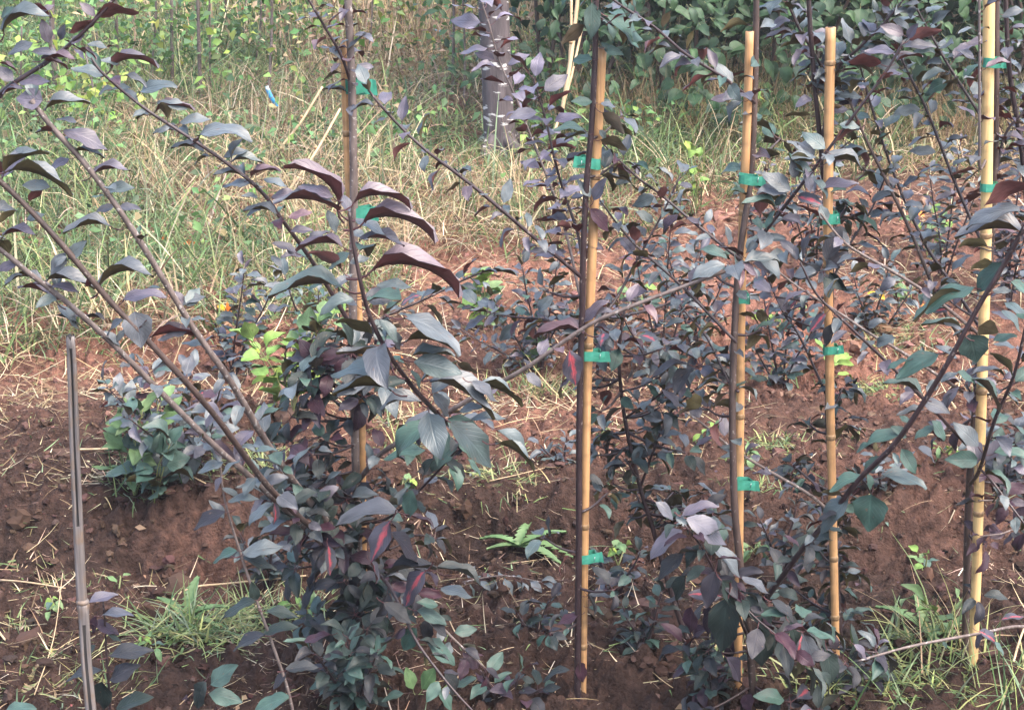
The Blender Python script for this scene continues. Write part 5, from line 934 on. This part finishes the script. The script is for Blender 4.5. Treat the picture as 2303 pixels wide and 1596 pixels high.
# single stalks on the ground
def stalk(pts, r, label, mat=None, name='dry_stalk', cat='stalk'):
    W = []
    for x, y, up in pts:
        g = G(x, y); W.append(g + Vector((0, 0, up)))
    pa = resample(W, 5); root = empty(name, pa[0], label, cat); tube_obj('stalk', root, pa, r, r * .6, mat or M_STRAW, 6, .2); return root
stalk([(360, 1380, .01), (420, 1348, .02), (520, 1338, .03), (690, 1335, .02)], .0026, 'pale weed stem lying across the soil right of the grey cane')
stalk([(240, 1185, .02), (330, 1180, .03), (400, 1195, .03), (470, 1225, .01)], .0022, 'curved dry stalk lying on dark soil right of the grey cane')
stalk([(0, 1330, .01), (60, 1345, .012), (150, 1352, .01)], .0022, 'straight dry stalk lying left of the grey cane')
stalk([(80, 1590, .01), (125, 1490, .05), (150, 1400, .07)], .0012, 'thin dry stem leaning up in the bottom left corner')
stalk([(150, 1575, .0), (190, 1640, .0)], .002, 'thin pink stem on soil by the grey cane foot', plain('pink stem', (.45, .12, .12)))
stalk([(1010, 1600, .0), (1045, 1490, .01), (1010, 1425, .02)], .0018, 'bent dry rootlet on soil near the bottom middle')
stalk([(150, 1015, .01), (260, 1020, .015), (290, 1018, .01)], .0026, 'pale straw stick on red soil right behind the grey cane')
stalk([(1100, 1120, .0), (1160, 1095, .015), (1230, 1150, .005)], .0013, 'arched pale weed stem on soil right of the large leaf')
stalk([(1135, 1245, .01), (1180, 1225, .03), (1235, 1265, .008)], .0012, 'bent dry flower stalk rising from the dandelion')
stalk([(1550, 1560, .01), (1640, 1500, .03), (1690, 1470, .02)], .002, 'brown stick leaning among the low wine leaves')
stalk([(2000, 1000, .0), (2080, 985, .01), (2140, 1000, .0)], .0022, 'pale stick lying on soil right of the orange tan stake')
stalk([(2250, 1590, .0), (2290, 1500, .05), (2330, 1440, .08)], .0026, 'thick straw stem leaning at the bottom right corner')

# fallen leaves
def fallen(px, py, L, s, label, face=None):
    g = G(px, py); root = None; d = Vector((random.uniform(-1, 1), random.uniform(-.6, .6), random.uniform(-.1, .5))); 
    o = put_leaf(None, g + Vector((0, 0, .012)), d, Vector((random.gauss(0, .4), -.5, 1)), L, s, random.choice((1, 2))); o.name = 'fallen_leaf'; tag(o, label, 'leaf', 'bright fallen leaves')
fallen(2000, 700, .06, 'yellow', 'large yellow fallen leaf under the long right branches')
fallen(2135, 665, .045, 'yellow', 'yellow fallen leaf just left of the pale yellow stake')
fallen(2090, 700, .04, 'orange', 'small orange leaf between the two yellow ones')
fallen(2085, 500, .05, 'orange', 'orange leaf on red soil left of the pale yellow stake')
fallen(2140, 905, .04, 'orange', 'small orange leaf on bare soil below the big green shoot')
fallen(505, 745, .05, 'orange', 'orange leaf behind the long left branches')
fallen(480, 722, .045, 'yellow', 'yellow leaf above the orange one behind the left branches')
fallen(862, 842, .05, 'orange', 'orange leaf beside the lowest tie of the leftmost stake')
fallen(355, 570, .06, 'orange', 'tan orange leaf in the grass between the left branches')
fallen(452, 570, .055, 'orange', 'brown orange leaf in the grass right of the left branches')
fallen(165, 180, .06, 'orange', 'orange leaf low in the top left corner foliage')
fallen(100, 320, .06, 'yellow', 'yellow leaf in the grass at the far left')
fallen(140, 325, .06, 'orange', 'orange leaf beside the yellow one at the far left')
fallen(1075, 780, .04, 'orange', 'small tan leaf on red soil below the slate sapling')

# ================================================================== background
# old tree trunk
def old_trunk():
    Y = G(1125, 335).y; g = G(1125, 335); pts = [(1128, 350), (1126, 320), (1122, 270), (1118, 180), (1112, 60), (1108, -60), (1103, -300), (1095, -700)]
    path = resample([P(x, y, Y) for x, y in pts], 6); n = len(path); root = empty('old_tree', g, 'thick grey trunk with white lichen patches behind the rows', 'tree')
    rad = [(.062 + .028 * math.exp(-i / 2.2)) * (1 - .08 * i / n) for i in range(n)]
    tube_obj('trunk', root, path, 0, 0, M_BIG, 20, .05, rad, origin=g)
    for a, l in ((.4, .14), (2.4, .16), (4.1, .12), (5.4, .15)):
        d = Vector((math.cos(a), math.sin(a), 0)); q = [g + Vector((0, 0, .07)), g + d * .08 + Vector((0, 0, .02)), g + d * l + Vector((0, 0, -.03))]; tube_obj('root', root, resample(q, 4), .04, .012, M_BIG, 8, .1)
    top = path[-1]; pts = rng.normal(0, 1, (900, 3)) * np.array([.9, .9, .5]) + np.array(top[:]) + np.array([0, 0, .9])
    V, F, C = leafcloud(pts, rng.uniform(.08, .13, 900), pick([(.05, .11, .04), (.07, .14, .05)], [1, 1], 900)); tag(link('crown', mesh_np('crown', V - np.array(g[:]), F, M_FOL, C), root, origin=g), kind='stuff')
old_trunk()

# leaning dry canes
def cane(a, b, Ya, Yb, r, label):
    p, q = P(*a, Ya), P(*b, Yb); pa = resample([p, p.lerp(q, .5) + Vector((.006, 0, -.008)), q], 6); root = empty('dry_cane', q, label, 'cane', 'dry canes leaning in the grass'); tube_obj('cane', root, pa, r, r * 1.15, M_STRAW, 8, .06)
    tube_obj('node', root, [p.lerp(q, .45) + (q - p).normalized() * e for e in (-.006, 0, .006)], 0, 0, M_NODE, 8, 0, [r * 1.05, r * 1.3, r * 1.05]); return root
cane((725, 195), (620, 345), 6.9, 6.8, .0042, 'straw coloured cane slanting left of the leftmost stake, upper one')
cane((765, 245), (640, 440), 6.6, 6.4, .0042, 'straw coloured cane slanting behind the leftmost stake, lower one')
cane((640, 430), (500, 530), 6.3, 6.0, .0036, 'thin straw cane lying low in the grass left of the stake')
cane((1303, -40), (1262, 262), 7.4, 7.25, .0075, 'reddish dry cane leaning left of the lone middle stake')
cane((1310, 60), (1246, 300), 7.5, 7.2, .005, 'thin pale cane leaning beside the reddish one')
cane((1285, -10), (1275, 200), 7.6, 7.4, .006, 'dry cane crossing behind the reddish one')

# dark hedge at the upper right
def bush(px, Y, rx, ry, zc, rz, nl, nf, label, tone=0, low=.04):
    c0 = P(px, 300, Y); g = Vector((c0.x, Y, hz(c0.x, Y))); root = empty('hedge_bush', g, label, 'bush', 'dark green bushes behind the rows')
    for k in range(7):
        a = random.uniform(0, 6.28); tp = g + Vector((math.cos(a) * rx * random.uniform(.2, .7), math.sin(a) * ry * .6, random.uniform(.6, 1.5))); f = g + Vector((random.uniform(-.25, .25) * rx, random.uniform(-.2, .2), -.03))
        tube_obj('stem', root, resample([f, f.lerp(tp, .5) + Vector((random.uniform(-.05, .05), 0, .05)), tp], 4), .011, .005, M_BARK_B, 6, .15)
    # front leaves one by one
    for k in range(nl):
        u = random.uniform(-1, 1); v = random.uniform(-1, 1) ; z = zc + rz * v
        z = max(low + .1 * math.sin(u * 9 + px), min(.80, z)); dep = math.sqrt(max(0, 1 - u * u * .8)); p = Vector((g.x + rx * u, Y - ry * dep * random.uniform(.55, 1.05) + .15 * math.sin(u * 7 + z * 9), z + g.z))
        d = Vector((random.gauss(0, .8), -random.uniform(.1, .8), random.uniform(-1.0, .2))); put_leaf(root, p, d, Vector((random.gauss(0, .3), -.6, .9)), random.uniform(.045, .082), 'hedge', kind='heart' if tone else 'apple', wide=.95)
    n = nf; q = rng.normal(0, 1, (n, 3)); q /= np.linalg.norm(q, axis=1)[:, None]; q *= rng.random((n, 1)) ** .4
    pts = q * np.array([rx * 1.15, ry, 1.15]) + np.array([g.x, Y + .25, 1.25]); pts[:, 2] = np.where(pts[:, 2] < low + .1, low + .05 + .6 * rng.random(n), pts[:, 2])
    V, F, C = leafcloud(pts, rng.uniform(.05, .085, n), pick([(.022, .052, .024), (.032, .070, .030), (.020, .042, .026), (.05, .09, .036)], [4, 3, 3, 1], n, .25), .7, .30)
    tag(link('foliage', mesh_np('foliage', V - np.array(g[:]), F, M_FOL, C), root, origin=g), kind='stuff')
bush(1275, 8.1, .55, .4, .38, .36, 90, 1500, 'lighter green bush left of the dark hedge, behind the leaning canes', low=.28)
bush(1500, 7.9, .55, .6, .34, .36, 240, 3600, 'dark green bush right behind the lone middle stake')
bush(1740, 7.9, .60, .6, .34, .36, 250, 3600, 'dark green bush behind the cut topped stake', 1)
bush(2000, 8.1, .60, .6, .34, .36, 240, 3600, 'dark green bush behind the purple shoot at the upper right')
bush(2260, 8.0, .65, .6, .34, .36, 200, 3600, 'dark green bush in the upper right corner', 1)
bush(2560, 8.2, .7, .6, .45, .40, 20, 2600, 'dark green bush past the right edge')
bush(30, 10.8, .45, .4, .55, .4, 40, 1300, 'dark green shrub in the upper left corner', low=.15)
# dark dense growth behind the hedge
def thicket():
    n = 14000; x = rng.uniform(.2, 6.5, n); y = rng.uniform(8.9, 11.5, n); z = rng.uniform(.05, 2.6, n)
    V, F, C = leafcloud(np.stack([x, y, z], -1), rng.uniform(.08, .15, n), pick([(.028, .06, .03), (.04, .08, .036)], [1, 1], n), .8, .3)
    tag(link('thicket', mesh_np('thicket', V, F, M_FOL, C)), 'dark leafy thicket closing off the view behind the hedge', 'thicket', kind='stuff')
thicket()
# dead leaves and dark dry stems under the hedge
def under():
    n = 5200; x = rng.uniform(.15, 2.6, n); y = rng.uniform(7.35, 8.2, n); tint = pick([(.30, .21, .12), (.40, .30, .17), (.20, .14, .09), (.14, .17, .06)], [4, 3, 3, 2], n, .25)
    V, F, C = blades(np.stack([x, y, h_base(x, y)], -1), rng.uniform(0, 6.28, n), np.abs(rng.normal(.25, .3, n)), rng.uniform(.0, 1.1, n), rng.uniform(.12, .42, n), rng.uniform(.002, .0045, n), tint)
    tag(link('dry_undergrowth', mesh_np('dry_undergrowth', V, F, M_DRY, C)), 'brown dry standing grass under the dark hedge', 'grass', kind='stuff')
under()
# tall dead weeds at the top middle
def dead():
    n = 1700; y = rng.uniform(9.2, 13.5, n); x = rng.normal(-.55, .55, n) * (y / 10); tint = pick([(.46, .34, .21), (.40, .27, .18), (.52, .42, .28), (.25, .30, .10)], [4, 3, 3, 1], n, .2)
    parts = [blades(np.stack([x, y, h_base(x, y)], -1), rng.uniform(0, 6.28, n), np.abs(rng.normal(.1, .18, n)), rng.uniform(.0, .6, n), rng.uniform(.4, 1.1, n), rng.uniform(.004, .008, n), tint)]
    V, F, C = merge(parts); tag(link('dead_weeds', mesh_np('dead_weeds', V, F, M_DRY, C)), 'tall pinkish beige dead weeds at the top beside the old trunk', 'weeds', kind='stuff')
    m = 9000; yy = rng.uniform(8.8, 13.8, m); xx = rng.normal(-.45, .6, m) * (yy / 10); zz = h_base(xx, yy) + rng.random(m) ** 1.3 * .8
    V, F, C = leafcloud(np.stack([xx, yy, zz], -1), rng.uniform(.02, .06, m), pick([(.45, .33, .21), (.37, .26, .17), (.52, .41, .25), (.30, .33, .10)], [4, 3, 3, 1.5], m, .2), .9, .18)
    tag(link('dead_leaves', mesh_np('dead_leaves', V, F, M_FOL, C)), 'curled dead leaves clinging to the tall beige weeds', 'leaves', kind='stuff')
dead()
# rows of nursery whips in the upper left
def whip(px, py, top, w_, cols, nl, label, lsize=.05, stem=None, lo=.25, grp='young whips in the far nursery bed'):
    g = G(px, py); Y = g.y; root = empty('sapling', g, label, 'tree', grp); tp = P(px + random.uniform(-14, 14), top, Y + random.uniform(-.1, .1))
    pa = resample([g + Vector((0, 0, -.03)), g.lerp(tp, .5) + Vector((random.uniform(-.03, .03), 0, 0)), tp], 5); tube_obj('trunk', root, pa, w_ * .65, w_ * .45, stem or M_BARK_G, 7, .12)
    t = lo + (1 - lo) * rng.random(nl); k = np.array([pa[int(v * (len(pa) - 1))][:] for v in t]); pts = k + rng.normal(0, 1, (nl, 3)) * np.array([.10, .10, .06])
    V, F, C = leafcloud(pts, rng.uniform(.6, 1.2, nl) * lsize, pick(cols, [1] * len(cols), nl, .25), .6, .32)
    tag(link('foliage', mesh_np('foliage', V - np.array(g[:]), F, M_FOL, C), root, origin=g), kind='stuff'); return g
LG = [(.16, .28, .06), (.20, .32, .09), (.11, .22, .07), (.28, .34, .07)]; MG = [(.08, .16, .06), (.11, .21, .08), (.06, .12, .05)]
W_ = [(130, 250, -160, .022, LG, 120, 'pale whip left of the top left shoot, yellow green leaves'), (265, 210, -160, .014, LG, 110, 'whip with lime leaves behind the top left shoot'), (335, 215, -160, .010, MG, 90, 'thin whip right of the top left shoot'), (388, 215, -170, .013, LG, 110, 'brown whip above the bright grass at upper left'),
 (452, 245, -160, .014, MG, 110, 'dark whip standing out before beige weeds at upper left'), (472, 225, -150, .008, LG, 60, 'slender twin beside the dark whip'), (598, 290, -160, .011, LG, 80, 'pale whip carrying the blue tag'), (640, 130, -160, .010, MG, 120, 'leafy dark green whip right of the blue tag'), (700, 150, -160, .011, LG, 110, 'green whip just left of the leftmost stake top'),
 (545, 120, -160, .012, LG, 70, 'far whip with the red tag'), (508, 90, -170, .012, LG, 90, 'far lime whip between tagged ones'), (1016, 215, -140, .012, MG, 70, 'slender grey whip left of the old trunk'), (1044, 250, -60, .008, MG, 50, 'thin whip close beside the old trunk'), (200, 330, 120, .008, LG, 120, 'low yellow leaved sapling under the long left branches'), (225, 130, -160, .010, MG, 100, 'far whip in the upper left corner'), (60, 300, 60, .008, LG, 110, 'low lime sapling at the left edge'), (905, 110, -160, .010, [(.35, .38, .06), (.25, .34, .08)], 130, 'yellow leaved sapling at the top middle'), (820, 190, -100, .008, LG, 80, 'pale green sapling right of the leftmost stake top'), (570, 160, -60, .010, MG, 140, 'bushy green sapling around the blue tagged whip'), (300, 90, -160, .010, LG, 120, 'far lime sapling beside the grass patch')]
for a in W_: whip(*a)
# green undergrowth in that bed
def underleaf():
    n = 8000; y = rng.uniform(7.6, 14, n); x = rng.uniform(-1, .12, n) * (.3 + y * .30); m = vnoise(x * 1.5, y * 1.2, 51); k = (m > .5) & (y > edgeY(x) + 1.2); x, y = x[k], y[k]; n = len(x); z = h_base(x, y) + rng.random(n) ** 1.6 * .35
    V, F, C = leafcloud(np.stack([x, y, z], -1), rng.uniform(.025, .06, n), pick(LG + MG, [1, 1.5, 2, .8, 2, 2, 2], n, .25), .6, .32)
    tag(link('undergrowth', mesh_np('undergrowth', V, F, M_FOL, C)), 'low leafy green undergrowth between the far whips', 'undergrowth', kind='stuff')
    n = 1500; y = rng.uniform(7.2, 8.8, n); x = rng.uniform(.05, 1.3, n); k = vnoise(x * 2, y * 2, 52) > .52; x, y = x[k], y[k]; n = len(x)
    V, F, C = leafcloud(np.stack([x, y, h_base(x, y) + rng.random(n) * .22], -1), rng.uniform(.03, .06, n), pick(LG + MG, [1, 2, 2, .6, 2, 2, 2], n, .25), .6, .34)
    tag(link('low_weeds', mesh_np('low_weeds', V, F, M_FOL, C)), 'low green weeds at the foot of the hedge', 'weeds', kind='stuff')
underleaf()
def grass_weeds():
    n = 5200; y = rng.uniform(5.6, 9.5, n); x = rng.uniform(-1, .25, n) * (.3 + y * .28); k = (vnoise(x * 2.2 + 2, y * 1.6, 53) > .60) & (y > edgeY(x) + .4); x, y = x[k], y[k]; n = len(x)
    V, F, C = leafcloud(np.stack([x, y, h_base(x, y) + .03 + rng.random(n) * .2], -1), rng.uniform(.02, .05, n), pick(MG + LG[1:3] + [(.20, .15, .08)], [2, 2, 2, 1, 1, 1.5], n, .25), .6, .3)
    tag(link('grass_weeds', mesh_np('grass_weeds', V, F, M_FOL, C)), 'small leaved weeds growing through the rough grass', 'weeds', kind='stuff')
grass_weeds()
# tags
def strip(a, b, Y, wd, mat, label, name, cat):
    p, q = P(*a, Y), P(*b, Y - .02); V = []; F = []; m = 7; side = Vector((1, 0, .25)).normalized()
    for i in range(m):
        t = i / (m - 1); c = p.lerp(q, t) - p + Vector((0, -.01 * math.sin(t * 3.1), 0))
        for u in (-.5, .5):
            for e in (0, .0012): V.append(c + side * wd * u * (1 - .5 * max(0, t - .75) * 2) + Vector((0, e, 0)))
    for i in range(m - 1):
        b0 = i * 4; F += [(b0, b0 + 2, b0 + 6, b0 + 4), (b0 + 1, b0 + 5, b0 + 7, b0 + 3), (b0, b0 + 4, b0 + 5, b0 + 1), (b0 + 2, b0 + 3, b0 + 7, b0 + 6)]
    o = link(name, mesh_py(name, V, F, mat), origin=p); tag(o, label, cat); return o
strip((601, 200), (623, 240), G(598, 290).y - .03, .018, M_BLUE, 'blue plastic tag hanging from a pale whip', 'blue_tag', 'tag')
strip((600, 194), (604, 203), G(598, 290).y - .035, .014, plain('white tag end', (.7, .85, .9)), 'white end piece above the blue tag', 'white_tag', 'tag')
strip((536, 26), (552, 16), G(545, 120).y - .03, .018, M_REDT, 'red ribbon on a far whip at the top', 'red_ribbon', 'ribbon')
strip((972, 66), (1002, 72), 10.0, .018, M_CYAN, 'pale blue tape on a twig left of the old trunk', 'blue_tape', 'tape')
print('LEAVES', NLEAF[0], 'OBJECTS', len(bpy.data.objects), 'TRIS', sum(sum(max(0, p.loop_total - 2) for p in m.polygons) for m in bpy.data.meshes if len(m.polygons) > 20000))

# ------------------------------------------------------------------ thin volume added to stand in for stray lens light
def veil():
    x0, x1, y0, y1, z0, z1 = -300, 300, -300, 400, -1.6, 4.6
    V = [(x, y, z) for z in (z0, z1) for y in (y0, y1) for x in (x0, x1)]; F = [(0, 2, 3, 1), (4, 5, 7, 6), (0, 1, 5, 4), (2, 6, 7, 3), (0, 4, 6, 2), (1, 3, 7, 5)]
    m = bpy.data.materials.new('veil'); m.use_nodes = True; t = m.node_tree; t.nodes.clear(); o = t.nodes.new('ShaderNodeOutputMaterial'); v = t.nodes.new('ShaderNodeVolumePrincipled')
    v.inputs['Color'].default_value = (.93, .93, .97, 1); v.inputs['Density'].default_value = .0028; v.inputs['Anisotropy'].default_value = .2; t.links.new(v.outputs[0], o.inputs['Volume'])
    tag(link('veil', mesh_py('veil', V, F, m, False)), 'thin pale haze added to stand in for stray light in the lens', 'veil', kind='stuff')
veil()
